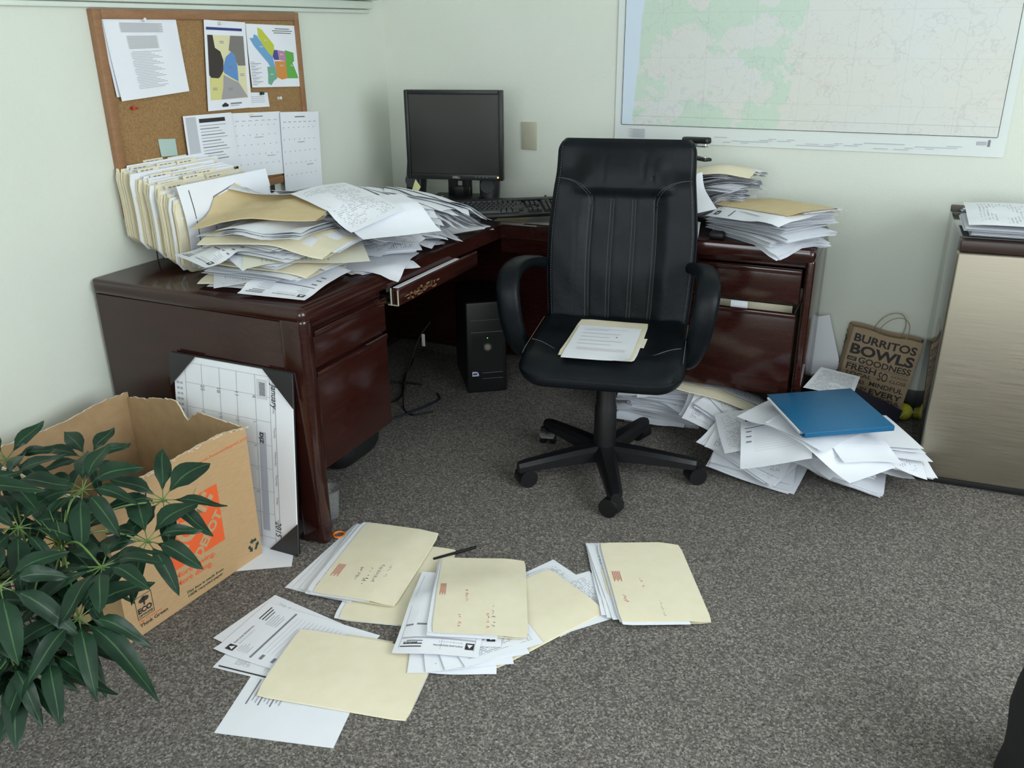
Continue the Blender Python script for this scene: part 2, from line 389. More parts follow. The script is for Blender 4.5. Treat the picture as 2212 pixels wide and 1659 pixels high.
class Surf:
    def __init__(s, P): s.P = P
    def __call__(s, u, v, lift=.0007):
        P = s.P; a, b = P.shape[:2]; U = min(max(u, 0), 1)*(a-1); Vv = min(max(v, 0), 1)*(b-1)
        i, j = min(int(U), a-2), min(int(Vv), b-2); f, g = U-i, Vv-j
        p = P[i, j]*(1-f)*(1-g)+P[i+1, j]*f*(1-g)+P[i, j+1]*(1-f)*g+P[i+1, j+1]*f*g
        n = np.cross(P[i+1, j]-P[i, j], P[i, j+1]-P[i, j]); n /= np.linalg.norm(n)+1e-12
        return p+n*lift
    def rect(s, mb, u0, v0, u1, v1, mat, n=6, lift=.0007):
        vs = [s(u0+(u1-u0)*i/n, v0+(v1-v0)*j/n, lift) for i in range(n+1) for j in range(n+1)]
        mb.add(vs, [(i*(n+1)+j, (i+1)*(n+1)+j, (i+1)*(n+1)+j+1, i*(n+1)+j+1) for i in range(n) for j in range(n)], mat)
    def poly(s, mb, pts, mat, lift=.0007): mb.add([s(u, v, lift) for u, v in pts], [tuple(range(len(pts)))], mat)
    def text(s, mb, txt, u, v, h, w, H, mat, width=None, bold=0., rot=0, shear=0., sp=1., al='L'):
        """text of cap height h (metres) on a page w x H, running along u (rot 0) or turned by rot degrees"""
        vs, fs, bw = glyphs(txt, bold, shear, sp); k = h/CAPH; kx = k if width is None else width/bw
        c, d = cos(radians(rot)), sin(radians(rot)); ox = {'L': 0, 'C': -bw*kx/2, 'R': -bw*kx}[al]
        out = []
        for x, y in vs:
            X, Y = x*kx+ox, y*k; out.append(s(u+(X*c-Y*d)/w, v+(X*d+Y*c)/H, .0009))
        mb.add(out, fs, mat)
def scribble(mb, sf, u, v, w, h, mat, n=9, rng=random, th=.006, rot=0.):
    """a line of handwriting"""
    x = 0.; c, d = cos(rot), sin(rot)
    for k in range(n):
        if rng.random() < .18: x += 1.3/n; continue
        pts = [(x+rng.uniform(0, .5)/n, rng.uniform(-.5, .2)*h), (x+rng.uniform(.3, .9)/n, rng.uniform(0, .6)*h), (x+rng.uniform(.6, 1.2)/n, rng.uniform(-.5, .3)*h)]
        for (x0, y0), (x1, y1) in zip(pts, pts[1:]):
            q = [(x0*w, y0), (x1*w, y1), (x1*w+th, y1), (x0*w+th, y0)]
            sf.poly(mb, [(u+a*c-b*d, v+a*d+b*c) for a, b in q], mat)
        x += 1./n
def form_print(mb, sf, w=.216, h=.279, full=True):
    """letterhead of an appraisal form: house badge, firm name, dark bar, address lines"""
    sf.rect(mb, .07, .87, .17, .935, INK, 3)
    sf.poly(mb, [(.085, .885), (.12, .922), (.155, .885)], WHITEPR, .0011)
    sf.text(mb, 'PORTLAND RESIDENTIAL', .20, .905, .0052, w, h, INK, width=.075)
    sf.text(mb, 'A P P R A I S A L S', .21, .872, .0032, w, h, INKGREY, width=.06)
    for k in range(3): sf.rect(mb, .68, .925-k*.028, .93-.03*k, .935-k*.028, INK if k < 2 else INKGREY, 4)
    sf.rect(mb, .06, .70, .94, .716, INKGREY, 6)
    if full:
        for k in range(5): sf.rect(mb, .10, .84-k*.02, .10+.10+.03*(k % 3), .844-k*.02, INKLIGHT, 2)
        for k in range(5): sf.rect(mb, .62, .84-k*.022, .80+.04*(k % 2), .845-k*.022, INKLIGHT, 2)
        for k in (0, 1, 2): sf.rect(mb, .08, .62-k*.10, .16, .645-k*.10, INKGREY, 2)
        for k in range(12): sf.rect(mb, .20, .66-k*.035, .88, .662-k*.035, INKLIGHT, 6)
def invoice_print(mb, sf, w, h):
    form_print(mb, sf, w, h, False)
    sf.text(mb, 'INVOICE', .74, .885, .0062, w, h, INK, width=.035, bold=.03)
    sf.rect(mb, .06, .835, .94, .85, INKLIGHT, 6)
    for k in range(4): sf.rect(mb, .07, .64-k*.13, .14, .67-k*.13, INKGREY, 2)
    for u in (.06, .45, .94): sf.rect(mb, u, .06, u+.004, .95, INKLIGHT, 6)

def drop_sheet(G, cx, cy, deg, w, h, mat, label, cat='paper', group=None, name='paper_sheet', t=.0005, it=10, curl=None, print_=None, nu=9, nv=12, eps=.0008):
    P, (ca, sa) = settle(G, cx, cy, deg, w, h, nu, nv, it, curl, eps)
    T = P+np.array([0, 0, t]); mb = MB(); mb.grid((T, P), mat)
    if print_: print_(mb, Surf(T))
    G.stamp(T[..., 2], cx, cy, ca, sa, w, h)
    return tag(mb.build(name, origin=(cx, cy, float(P[..., 2].min()))), label, cat, group)
def layers(mb, P, th, n, rng, mats, jit=.005, flare=None, scale=1., t=.00045):
    """n thin sheets fanned a little, stacked on the surface P"""
    a, b = P.shape[:2]; u, v = np.meshgrid(np.linspace(0, 1, a), np.linspace(0, 1, b), indexing='ij')
    top = P
    for k in range(n):
        z = th*(k+1)/n; f = ((1+flare(u, v)*(k/n)) if flare is not None else 1.)*scale
        d = np.array([rng.gauss(0, jit), rng.gauss(0, jit)]); r = rng.gauss(0, .012)
        c = P.reshape(-1, 3).mean(0); Q = P-c
        Qx = Q[..., 0]*cos(r)-Q[..., 1]*sin(r)+c[0]+d[0]; Qy = Q[..., 0]*sin(r)+Q[..., 1]*cos(r)+c[1]+d[1]
        top = np.stack([Qx, Qy, P[..., 2]+z*f], -1); mb.grid((top, top-np.array([0, 0, t])), rng.choice(mats))
    return np.stack([P[..., 0], P[..., 1], top[..., 2]], -1), top
def drop_doc(G, cx, cy, deg, w, h, th, n, rng, label, cat='paper stack', group=None, name='paper_bundle', mats=None, it=14, curl=None, flare=None, jit=.005, print_=None, nu=8, nv=10):
    P, (ca, sa) = settle(G, cx, cy, deg, w, h, nu, nv, it, curl)
    mb = MB(); Z, top = layers(mb, P, th, n, rng, mats or [WHITE, TEXTP, TEXTL, WHITE], jit, flare)
    if print_: print_(mb, Surf(top))
    G.stamp(Z[..., 2]+.0022, cx, cy, ca, sa, w+.012, h+.012)
    return tag(mb.build(name, origin=(cx, cy, float(P[..., 2].min()))), label, cat, group)
def drop_folder(G, cx, cy, deg, th, n, rng, label, group=None, w=.241, h=.375, mat=None, it=16, curl=None, eps=.0008, flare=None, print_=None, papers=(0, 0), stick=.012, nu=9, nv=13, tabs=True):
    """a card folder lying flat: lower leaf, spine along one long side, upper leaf, papers between"""
    mat = mat or MANILA
    P, (ca, sa) = settle(G, cx, cy, deg, w, h, nu, nv, it, curl, eps)
    u, v = np.meshgrid(np.linspace(0, 1, nu), np.linspace(0, 1, nv), indexing='ij')
    f = 1 if flare is None else 1+flare(u, v)
    prof = np.clip(u*4.2, .14, 1); gap = th*prof*f
    for i_, j_, si, sj in ((-1, 0, 1, -1), (-1, -1, 1, 1), (0, 0, -1, -1), (0, -1, -1, 1)):   # rounded corners
        P[i_, j_, :2] -= .0035*(si*np.array([ca, sa])+sj*np.array([-sa, ca]))
    lo = P; hi = P+np.stack([0*u, 0*u, gap+.0012], -1); t = np.array([0, 0, .0006])
    mb = MB(); mb.grid((lo+t, lo), mat); mb.grid((hi+t, hi), mat)
    sp = [[lo[0, j]+(hi[0, j]-lo[0, j])*q+np.array([-ca, -sa, 0])*.002*sin(pi*q) for j in range(nv)] for q in (0, .33, .66, 1)]
    mb.grid((np.array(sp), np.array(sp)+np.array([-ca*.0006, -sa*.0006, 0])), mat)
    if tabs:   # the lower leaf's tab, proud of the open side
        j0, j1 = int(nv*.35), int(nv*.7); ax = np.array([ca, sa, 0])
        q = np.stack([lo[-1, j0:j1], lo[-1, j0:j1]+ax*.014], 0); mb.grid((q+t, q), mat)
    if print_: print_(mb, Surf(hi+t))
    o = mb.build('manila_folder', origin=(cx, cy, float(P[..., 2].min()))); tag(o, label, 'folder', group)
    if n:
        pb = MB(); sh = np.array([ca*(papers[0]+.004)-sa*papers[1], sa*(papers[0]+.004)+ca*papers[1], 0])
        k = slice(2, None)
        Pp = (lo+np.array([0, 0, .0008]))[k]+sh
        layers(pb, Pp, float(th)*.86, n, rng, [WHITE, TEXTP, FORMP, WHITE], stick, None, (prof*f)[k]*.97)
        c = pb.build('papers', origin=(cx, cy, float(P[..., 2].min())))
        c.parent = o; c.matrix_parent_inverse = Matrix.Translation(o.location).inverted()
    G.stamp((hi+t)[..., 2]+.0012, cx, cy, ca, sa, w+.006, h+.006)
    return o

# ------------------------------------------------------------------ the room
XL, XR, YB, YF, ZC = -2.27, 2.0, 3.56, -2.1, 2.45
struct(MB().box((XL-.1, YF-.1, -.1), (XR+.1, YB+.1, 0), CARPET), 'floor')
struct(MB().box((XL-.1, YF-.1, ZC), (XR+.1, YB+.1, ZC+.1), CEIL), 'ceiling')
struct(MB().box((XL-.1, YB, 0), (XR+.1, YB+.1, ZC), WALL), 'wall_back')
def wall_x(x0, x1, win, name):
    y0, y1, z0, z1 = win; mb = MB()
    mb.box((x0, YF-.1, 0), (x1, YB, z0), WALL).box((x0, YF-.1, z1), (x1, YB, ZC), WALL)
    mb.box((x0, YF-.1, z0), (x1, y0, z1), WALL).box((x0, y1, z0), (x1, YB, z1), WALL); struct(mb, name)
WL = (1.50, 3.40, 1.60, 2.25)
wall_x(XL-.1, XL, WL, 'wall_left')
wall_x(XR, XR+.1, (-.35, 2.25, .82, 2.28), 'wall_right')
mb = MB(); mb.box((XL, YF-.1, 0), (XR, YF, .85), WALL).box((XL, YF-.1, 2.25), (XR, YF, ZC), WALL)
mb.box((XL, YF-.1, .85), (-1.4, YF, 2.25), WALL).box((1.0, YF-.1, .85), (XR, YF, 2.25), WALL); struct(mb, 'wall_front')
struct(MB().box((XL, YB-.008, 0), (XR, YB, .108), BASE, .003), 'baseboard_back')
struct(MB().box((XL, YF, 0), (XL+.008, YB-.008, .108), BASE, .003), 'baseboard_left')
# sill ledges below the window over the corkboard
mb = MB(); mb.box((XL, WL[0]-.1, 1.568), (XL+.055, 3.45, 1.60), TRIM, .006)
mb.box((XL, WL[0]-.08, 1.535), (XL+.030, 3.44, 1.566), TRIM, .005).box((XL, WL[0]-.06, 1.518), (XL+.018, 3.43, 1.533), TRIM, .004)
struct(mb, 'trim_1')
def casement(name, ax, c, a0, a1, z0, z1, blinds=False):
    """window frame with one mullion; ax 0: in a wall of constant x, 1: of constant y"""
    def bx(mb, a, b, z, zz, d0, d1, mt, **k):
        lo, hi = ((d0, a, z), (d1, b, zz)) if ax == 0 else ((a, d0, z), (b, d1, zz)); mb.box(lo, hi, mt, **k)
    mb = MB(); s = 1 if c > 0 else -1; d0, d1 = sorted((c+s*.02, c+s*.07))
    for a, b, z, zz in ((a0, a1, z0, z0+.05), (a0, a1, z1-.05, z1), (a0, a0+.05, z0, z1), (a1-.05, a1, z0, z1), ((a0+a1)/2-.02, (a0+a1)/2+.02, z0, z1)):
        bx(mb, a, b, z, zz, d0, d1, TRIM)
    if blinds:
        n = 24
        for k in range(n):
            z = z0+.03+(z1-z0-.06)*k/n; bx(mb, a0+.02, a1-.02, z, z+.024, c+s*.012, c+s*.015, WHITEPR)
    struct(mb, name)
casement('window_1', 0, XL, WL[0], WL[1], WL[2], WL[3], True)
casement('window_2', 0, XR, -.35, 2.25, .82, 2.28)
casement('window_3', 1, YF, -1.4, 1.0, .85, 2.25)  # unseen window behind the camera, put in for the fill light

# ------------------------------------------------------------------ wall things
# map: plane of the back wall, u to the right, v up
mx0, mx1, mz0, mz1 = -1.175, .256, 1.018, 1.98
MAPM = new_mat('printed_wall_map', (.6, .65, .6), .8); t, b = nt(MAPM); v = objco(t)
sxx = nd(t, 'ShaderNodeSeparateXYZ'); t.links.new(v, sxx.inputs[0]); X, Zc = sxx.outputs[0], sxx.outputs[2]
n1 = noise(t, 5.5, 5, v, .6); n2 = noise(t, 2.4, 2, v); n3 = noise(t, 70, 4, v, .7)
west = mth(t, 'LESS_THAN', mth(t, 'ADD', X, mth(t, 'MULTIPLY', n2.outputs['Fac'], .18)), .80)
gm = mth(t, 'MULTIPLY', mth(t, 'GREATER_THAN', mth(t, 'ADD', n1.outputs['Fac'], mth(t, 'MULTIPLY', n3.outputs['Fac'], .06)), .555), west)
land = ramp(t, n2.outputs['Fac'], [(.35, (.64, .67, .65)), (.65, (.65, .655, .60))])
c = mix(t, mth(t, 'MULTIPLY', gm, .7), land, (.50, .66, .53))
c = mix(t, mth(t, 'MULTIPLY', mth(t, 'GREATER_THAN', n3.outputs['Fac'], .60), .10), c, (.45, .44, .47))
for k, sc in ((X, 5.6), (Zc, 6.2)):
    ln = mth(t, 'LESS_THAN', mth(t, 'FRACT', mth(t, 'MULTIPLY', k, sc)), .016)
    c = mix(t, mth(t, 'MULTIPLY', ln, .14), c, (.3, .32, .33))
for k in range(3):   # roads and rivers: thin contour lines of smooth noise
    nv_ = noise(t, 3.2+2*k, 4, v, .55); ln = mth(t, 'LESS_THAN', mth(t, 'ABSOLUTE', mth(t, 'SUBTRACT', nv_.outputs['Fac'], .5)), .0045)
    c = mix(t, mth(t, 'MULTIPLY', ln, .16), c, ((.35, .38, .45), (.5, .33, .3), (.3, .3, .32))[k])
coast = mth(t, 'LESS_THAN', mth(t, 'ADD', X, mth(t, 'MULTIPLY', n1.outputs['Fac'], .05)), mth(t, 'ADD', .095, mth(t, 'MULTIPLY', Zc, .07)))
c = mix(t, coast, c, (.60, .70, .79)); t.links.new(c, b.inputs['Base Color'])
mp_ = thing('wall_map', 'large pale topographic map with green patches on the wall behind the office chair', 'map', (mx0, YB-.002, mz0))
MAPPAPER = noisy('map_margin_paper', (.66, .71, .68), (.69, .735, .71), 4, .75)
mb = MB(); a, b_ = 28, 16
P = np.array([[(i/(a-1)*(mx1-mx0), -.003-.0022*sin(9*i/(a-1)+2*j/(b_-1))**2, j/(b_-1)*(mz1-mz0)) for j in range(b_)] for i in range(a)])
mb.grid((P, P+np.array([0, .0006, 0])), MAPPAPER)
EX, EZ = (1, 0, 0), (0, 0, 1)
for k in range(26):
    x = .38+.9*((k*37) % 26)/26; z = .012+.006*(k % 4); mb.rect(x, z, x+.03+.02*(k % 3), z+.0022, (0, -.0062, 0), EX, EZ, INKLIGHT)
for k in range(12): mb.rect(.06+.01*(k % 3), .050-.003*k, .13, .0515-.003*k, (0, -.0062, 0), EX, EZ, INKLIGHT)
mb.rect(1.375, .035, 1.382, .058, (0, -.0062, 0), EX, EZ, INKGREY); mb.rect(1.34, .04, 1.37, .052, (0, -.0062, 0), EX, EZ, INKLIGHT)
mb.build('map_sheet', mp_)
mb = MB(); x0, x1, z0 = .030, mx1-mx0-.031, .068
mb.box((x0, -.0072, z0), (x1, -.0060, mz1-mz0-.03), MAPM)
mb.box((x0, -.0078, z0-.0016), (x1, -.0062, z0+.0002), INK).box((x0-.0012, -.0078, z0), (x0+.0004, -.0062, mz1-mz0-.03), INK).box((x1, -.0078, z0), (x1+.0016, -.0062, mz1-mz0-.03), INK)
mb.box((x0+.04, -.0076, z0+.034), (x1, -.0064, z0+.0346), INKGREY)
mb.build('printed_map', mp_)
# blank outlet cover
mb = MB(); mb.box((-1.597, YB-.008, .964), (-1.526, YB, 1.080), BEIGEPL, .004)
for z in (.985, 1.058): mb.cyl((-1.5615, YB-.0095, z), (-1.5615, YB-.007, z), .003, BEIGEPL, n=10)
tag(mb.build('outlet_cover', origin=(-1.5615, YB, 1.02)), 'blank beige outlet cover plate on the wall beside the monitor', 'outlet cover')

# corkboard on the left wall; local x runs along +y of the room, local z up
cb = thing('corkboard', 'oak-framed corkboard with pinned papers on the wall above the folder rack', 'bulletin board', (XL, 1.972, .905))
by, bz = .955, .61
mb = MB().box((0, .02, .02), (.014, by-.02, bz-.02), CORK); mb.build('cork_panel', cb)
for lo, hi in (((0, 0, 0), (.024, .030, bz)), ((0, by-.026, 0), (.024, by, bz)), ((0, .030, 0), (.024, by-.026, .028)), ((0, .030, bz-.028), (.024, by-.026, bz))):
    MB().box(lo, hi, OAK, .003).build('frame_rail', cb)
BX = XL+.014
def pinned(name, q, mat, label, cat='paper', x=BX+.003, curl=.006, print_=None, group=None, nu=9, nv=9, bow=0.):
    """a sheet hung on the left wall by its corners q (tl, tr, br, bl) given as (y, z)"""
    tl, tr, br, bl = [np.array(p, float) for p in q]; P = np.zeros((nu, nv, 3))
    for i in range(nu):
        for j in range(nv):
            u, v = i/(nu-1), j/(nv-1); p = (bl*(1-u)+br*u)*(1-v)+(tl*(1-u)+tr*u)*v
            P[i, j] = (x+curl*(1-v)**2*(.6+.4*sin(3*u+1))+bow*sin(pi*u)*(1-v), p[0], p[1])
    mb = MB(); mb.grid((P, P-np.array([.0005, 0, 0])), mat)
    if print_: print_(mb, Surf(P))
    return tag(mb.build(name, origin=tuple(P[nu//2, nv-1])), label, cat, group)
W1, H1 = .29, .23
def pr_fax(mb, s):
    s.rect(mb, .20, .825, .78, .945, colr('table_grey', (.60, .61, .62)), 6)
    for k in range(7): s.rect(mb, .21, .93-k*.017, .77-.04*(k % 2), .937-k*.017, INKLIGHT, 6, .0012)
    s.rect(mb, .26, .62, .68, .785, colr('table_grey', (.60, .61, .62)), 6)
    for k in range(9): s.rect(mb, .27, .77-k*.018, .66, .776-k*.018, INKLIGHT, 6, .0012)
    for k in range(24): s.rect(mb, .27+.02*(k % 5 == 0), .58-k*.020, .70-.05*((k*7) % 4)+.1*(k == 22), .587-k*.020, INKLIGHT, 6)
pinned('paper_sheet', ((2.000, 1.488), (2.29, 1.486), (2.306, 1.268), (2.012, 1.268)), WHITE, 'blank back sheet peeking out behind the typed list pinned at the corkboard\'s window end', x=BX+.002, curl=.004)
pinned('paper_sheet', ((2.008, 1.492), (2.299, 1.488), (2.311, 1.268), (2.020, 1.256)), WHITE, 'white typed list with grey table pinned alone near the corkboard corner', curl=.012, x=BX+.004, print_=pr_fax)
def pr_regions(mb, s):
    s.rect(mb, .04, .895, .90, .925, INKBLUE, 6)
    br, ye, gr, bl, pk = colr('umber', (.045, .035, .030)), colr('cream', (.72, .68, .42)), colr('warm_grey', (.20, .185, .17)), colr('sky', (.12, .27, .56)), colr('ash', (.36, .34, .34))
    y2 = colr('lemon', (.66, .62, .24))
    s.poly(mb, [(.06, .84), (.20, .84), (.92, .84), (.92, .12), (.07, .12)], ye, .0005)
    s.poly(mb, [(.06, .84), (.18, .84), (.22, .70), (.34, .66), (.40, .56), (.38, .44), (.28, .36), (.10, .37), (.06, .40)], br, .0010)
    s.poly(mb, [(.60, .84), (.92, .84), (.92, .50), (.74, .50), (.62, .64), (.54, .68)], gr, .0010)
    s.poly(mb, [(.60, .66), (.68, .62), (.72, .48), (.72, .32), (.58, .36), (.40, .42), (.38, .48), (.46, .60)], bl, .0013)
    s.poly(mb, [(.07, .37), (.26, .36), (.36, .42), (.36, .30), (.30, .12), (.07, .12)], y2, .0010)
    s.poly(mb, [(.38, .40), (.62, .33), (.72, .31), (.92, .13), (.30, .12), (.36, .26)], pk, .0011)
    for u, v in ((.38, .77), (.76, .72), (.55, .49), (.17, .25), (.52, .24), (.82, .40)):
        for k in range(2): s.rect(mb, u-.05, v-k*.018, u+.05, v+.006-k*.018, INKGREY, 2, .0016)
    s.poly(mb, [(.30, .055), (.38, .085), (.46, .055), (.44, .035), (.32, .035)], INK, .001); s.rect(mb, .50, .058, .76, .075, INKGREY, 2); s.rect(mb, .50, .038, .70, .047, INKLIGHT, 2)
pinned('paper_sheet', ((2.420, 1.488), (2.622, 1.480), (2.607, 1.194), (2.383, 1.198)), WHITE, 'pinned sheet with a dark blue bar above brown, grey, cream and blue regions', x=BX+.008, curl=.0015, print_=pr_regions)
def pr_county(mb, s):
    g = lambda n, c: colr(n, c)
    s.poly(mb, [(.22, .95), (.30, .92), (.52, .68), (.52, .62), (.47, .49), (.40, .55), (.28, .70), (.22, .82)], g('lime', (.52, .56, .06)))
    s.poly(mb, [(.05, .78), (.12, .78), (.14, .84), (.20, .82), (.28, .70), (.40, .55), (.47, .49), (.50, .33), (.40, .33), (.36, .40), (.30, .46), (.22, .55), (.12, .66)], g('azure', (.16, .36, .60)))
    s.poly(mb, [(.34, .33), (.50, .33), (.52, .14), (.44, .10), (.38, .03), (.32, .06), (.34, .2)], g('sea_green', (.16, .38, .26)))
    s.poly(mb, [(.48, .60), (.58, .60), (.60, .44), (.50, .44), (.47, .50)], g('indigo', (.07, .07, .28)))
    s.poly(mb, [(.58, .60), (.74, .58), (.74, .42), (.60, .44)], g('mauve', (.48, .24, .36)))
    s.poly(mb, [(.50, .42), (.74, .42), (.74, .14), (.62, .12), (.52, .16)], g('pumpkin', (.62, .26, .06)))
    s.poly(mb, [(.74, .60), (.92, .56), (.92, .42), (.88, .40), (.96, .20), (.98, .14), (.74, .14)], g('leaf_green', (.12, .40, .07)))
    for k, wd in ((0, .30), (1, .42), (2, .36)): s.rect(mb, .68-wd/2+.04, .935-k*.034, .68+wd/2+.04, .945-k*.034, INK, 3)
    for k in range(16): s.rect(mb, .02, .40-k*.024, .10+.12*((k*5) % 3)/2, .408-k*.024, INKGREY if k % 2 else INKLIGHT, 2)
    for u, v in ((.36, .74), (.26, .64), (.64, .34), (.86, .34), (.42, .20), (.66, .52)): s.rect(mb, u-.03, v, u+.03, v+.018, WHITEPR, 2, .0014); s.rect(mb, u-.022, v+.006, u+.022, v+.012, INK, 2, .0018)
pinned('paper_sheet', ((2.628, 1.476), (2.904, 1.469), (2.899, 1.250), (2.620, 1.262)), WHITE, 'pinned area map in lime, blue, orange and green beside the blue-barred sheet', x=BX+.004, curl=.006, print_=pr_county)
pinned('paper_note', ((2.601, 1.246), (2.708, 1.239), (2.711, 1.189), (2.598, 1.193)), WHITE, 'small white note hanging below the coloured area map', 'note', x=BX+.0025, curl=.003, print_=lambda mb, s: [s.rect(mb, .1, .7-.12*k, .8, .73-.12*k, INKLIGHT, 2) for k in range(4)])
def pr_sched(mb, s):
    s.rect(mb, .04, .10, .24, .97, colr('smoke', (.50, .52, .56)), 4); s.rect(mb, .30, .86, .84, .93, INK, 4)
    for k in range(12): s.rect(mb, .30, .80-k*.055, .84-.1*((k*3) % 4)/2, .815-k*.055, INKGREY if k % 2 else INKLIGHT, 3)
pinned('paper_sheet', ((2.261, 1.192), (2.491, 1.186), (2.500, 1.000), (2.258, 1.005)), WHITE, 'pinned schedule with a black heading bar directly above the folder rack', x=BX+.012, curl=.004, print_=pr_sched, bow=.004)
def pr_month(mb, s):
    s.rect(mb, .36, .93, .62, .945, INKGREY, 2)
    for k in range(7): s.rect(mb, .06+.13*k, .87, .13+.13*k, .88, INKLIGHT, 1)
    for r in range(5):
        for k in range(7): s.rect(mb, .05+.13*k, .80-.15*r, .065+.13*k, .812-.15*r, INKGREY, 1)
    for r in (1, 3): s.rect(mb, .3+.1*r, .76-.15*r, .48+.1*r, .772-.15*r, INKLIGHT, 1)
def pr_month_y(mb, s): pr_month(mb, s); s.rect(mb, .34, .955, .44, .975, YELLOWN, 1)
pinned('calendar_page', ((2.496, 1.182), (2.763, 1.168), (2.769, .937), (2.493, .955)), WHITE, 'month calendar page with a yellow highlight hanging below the corkboard\'s coloured maps', 'calendar', x=BX+.006, curl=.010, print_=pr_month_y)
pinned('calendar_page', ((2.755, 1.166), (2.992, 1.150), (2.975, .858), (2.735, .868)), WHITE, 'month calendar page overlapping the corkboard\'s far edge onto the bare wall', 'calendar', x=BX+.013, curl=.004, print_=pr_month)
pinned('sticky_note', ((2.150, 1.130), (2.223, 1.124), (2.223, 1.07), (2.150, 1.075)), GREENN, 'pale green sticky note on the cork just above the folders', 'note', x=BX+.002, curl=.004)
CLEARPIN = new_mat('white_pin', (.75, .76, .78), .3); REDPIN = new_mat('red_pin', (.45, .05, .02), .35); GREENPIN = new_mat('dark_green_pin', (.01, .06, .05), .4)
for (y, z, x, mt, lb) in ((2.158, 1.485, BX+.005, CLEARPIN, 'white push pin holding the typed list'), (2.487, 1.476, BX+.011, CLEARPIN, 'white push pin holding the blue-barred sheet'),
                     (2.064, 1.232, BX, REDPIN, 'red push pin stuck in bare cork below the typed list'), (2.668, 1.238, BX+.004, GREENPIN, 'dark green push pin on the small white note'), (2.77, 1.215, BX, CLEARPIN, 'white push pin in bare cork beside the small note')):
    mb = MB(); mb.cyl((0, 0, 0), (.003, 0, 0), .006, mt, n=12); mb.cyl((.003, 0, 0), (.011, 0, .001), .0028, mt, .0045, 12); mb.cyl((.011, 0, .001), (.013, 0, .001), .0058, mt, n=12)
    if mt is REDPIN: mb.cyl((.004, .004, 0), (.006, .022, -.001), .003, mt, n=8)
    tag(mb.build('push_pin', loc=(x, y, z)), lb, 'push pin')

# ------------------------------------------------------------------ the L-shaped desk
dk = thing('l_shaped_desk', 'dark mahogany L-shaped office desk filling the room corner', 'desk', (-1.47, 3.05, 0))
def D(mb, name, par=dk): return mb.build(name, par, (0, 0, 0), origin=None)
def dpart(mb, name, par=dk):
    o = mb.build(name); o.parent = par; M_ = Matrix.Translation((-1.47, 3.05, 0)); o.matrix_parent_inverse = M_.inverted(); return o
DY0, DXF, DY1, DXR, DYB = 1.80, -1.463, 3.045, -.278, 3.47
mb = MB(); bmx = bmesh.new()
poly = [(-2.262, DY0), (DXF, DY0), (DXF, DY1), (DXR, DY1), (DXR, DYB), (-2.262, DYB)]
lowv = [bmx.verts.new((x, y, .700)) for x, y in poly]; topv = [bmx.verts.new((x, y, .75)) for x, y in poly]
bmx.faces.new(lowv[::-1]); bmx.faces.new(topv)
for i in range(6): bmx.faces.new((lowv[i], lowv[(i+1) % 6], topv[(i+1) % 6], topv[i]))
bmx.edges.ensure_lookup_table()
ed = [e for e in bmx.edges if all(v.co.y < DYB-.01 or v.co.x > -.3 for v in e.verts)]
ed = [e for e in ed if not (abs(e.verts[0].co.x-DXF) < 1e-3 and abs(e.verts[0].co.y-DY1) < 1e-3 and e.verts[0].co.z != e.verts[1].co.z)]
bmesh.ops.bevel(bmx, geom=ed, offset=.0215, segments=5, affect='EDGES', profile=.5)
mb.bm(bmx, MAHOGX); dpart(mb, 'desktop')
dpart(MB().box((-2.255, 1.806, .0), (-1.53, 1.836, .705), MAHOG, .002), 'end_panel')
dpart(MB().box((-1.556, 1.801, 0), (DXF, 1.850, .725), MAHOG, .020, 5), 'leg')
dpart(MB().box((-2.25, 1.84, .240), (-1.492, 2.222, .702), MAHOG), 'pedestal')
def drawer(lo, hi, lip, nm, mat=MAHOGX): return dpart(MB().box(lo, hi, mat, .005, 2).box(*lip, mat, .004, 2), nm)
drawer((-1.492, 1.852, .562), (-1.474, 2.222, .672), ((-1.490, 1.852, .655), (-1.466, 2.222, .674)), 'drawer')
drawer((-1.492, 1.852, .240), (-1.474, 2.222, .548), ((-1.490, 1.852, .534), (-1.470, 2.222, .550)), 'file_drawer')
dpart(MB().box((-1.4735, 2.10, .5515), (-1.468, 2.215, .5535), METAL), 'drawer_rail')
kd = dpart(MB().box((-1.462, 2.246, .638), (-1.436, 2.80, .697), MAHOGX, .007, 3), 'pencil_drawer')
def sub(mb, name, par): o = mb.build(name); o.parent = par; return o   # the parent's own mesh already stands in room coordinates
sub(MB().box((-1.464, 2.240, .640), (-1.4625, 2.247, .696), BEIGEPL).box((-1.475, 2.2415, .640), (-1.438, 2.2465, .6425), BEIGEPL).box((-1.4395, 2.2415, .640), (-1.4375, 2.2465, .690), BEIGEPL)
    .box((-1.52, 2.25, .640), (-1.471, 2.262, .646), METAL).box((-1.482, 2.244, .682), (-1.471, 2.262, .698), METAL), 'slide_bracket', kd)
rng = random.Random(3); mb = MB()
for k in range(80):
    y = rng.gauss(2.38, .045); z = .658+rng.gauss(0, .006)+(y-2.38)*.03; l = rng.uniform(.004, .02)
    mb.box((-1.4368, y, z), (-1.4355, y+l, z+rng.uniform(.001, .0045)), RAWCHIP)
mb.box((-1.459, 2.250, .6965), (-1.441, 2.66, .6980), WHITEPR)  # white strip: edge highlight painted along the worn drawer top
sub(mb, 'worn_edge_and_highlight', kd)
dpart(MB().box((-2.25, 2.25, .655), (-1.475, 2.79, .668), BLACKMATT), 'drawer_tray')
dpart(MB().box((-2.255, 2.222, .05), (-2.235, 3.46, .70), MAHOG), 'side_modesty_panel')
dpart(MB().box((-2.235, 3.44, .05), (-.70, 3.458, .70), MAHOG), 'modesty_panel')
dpart(MB().box((DXF-.01, 3.075, .63), (-.70, 3.093, .702), MAHOG), 'apron')
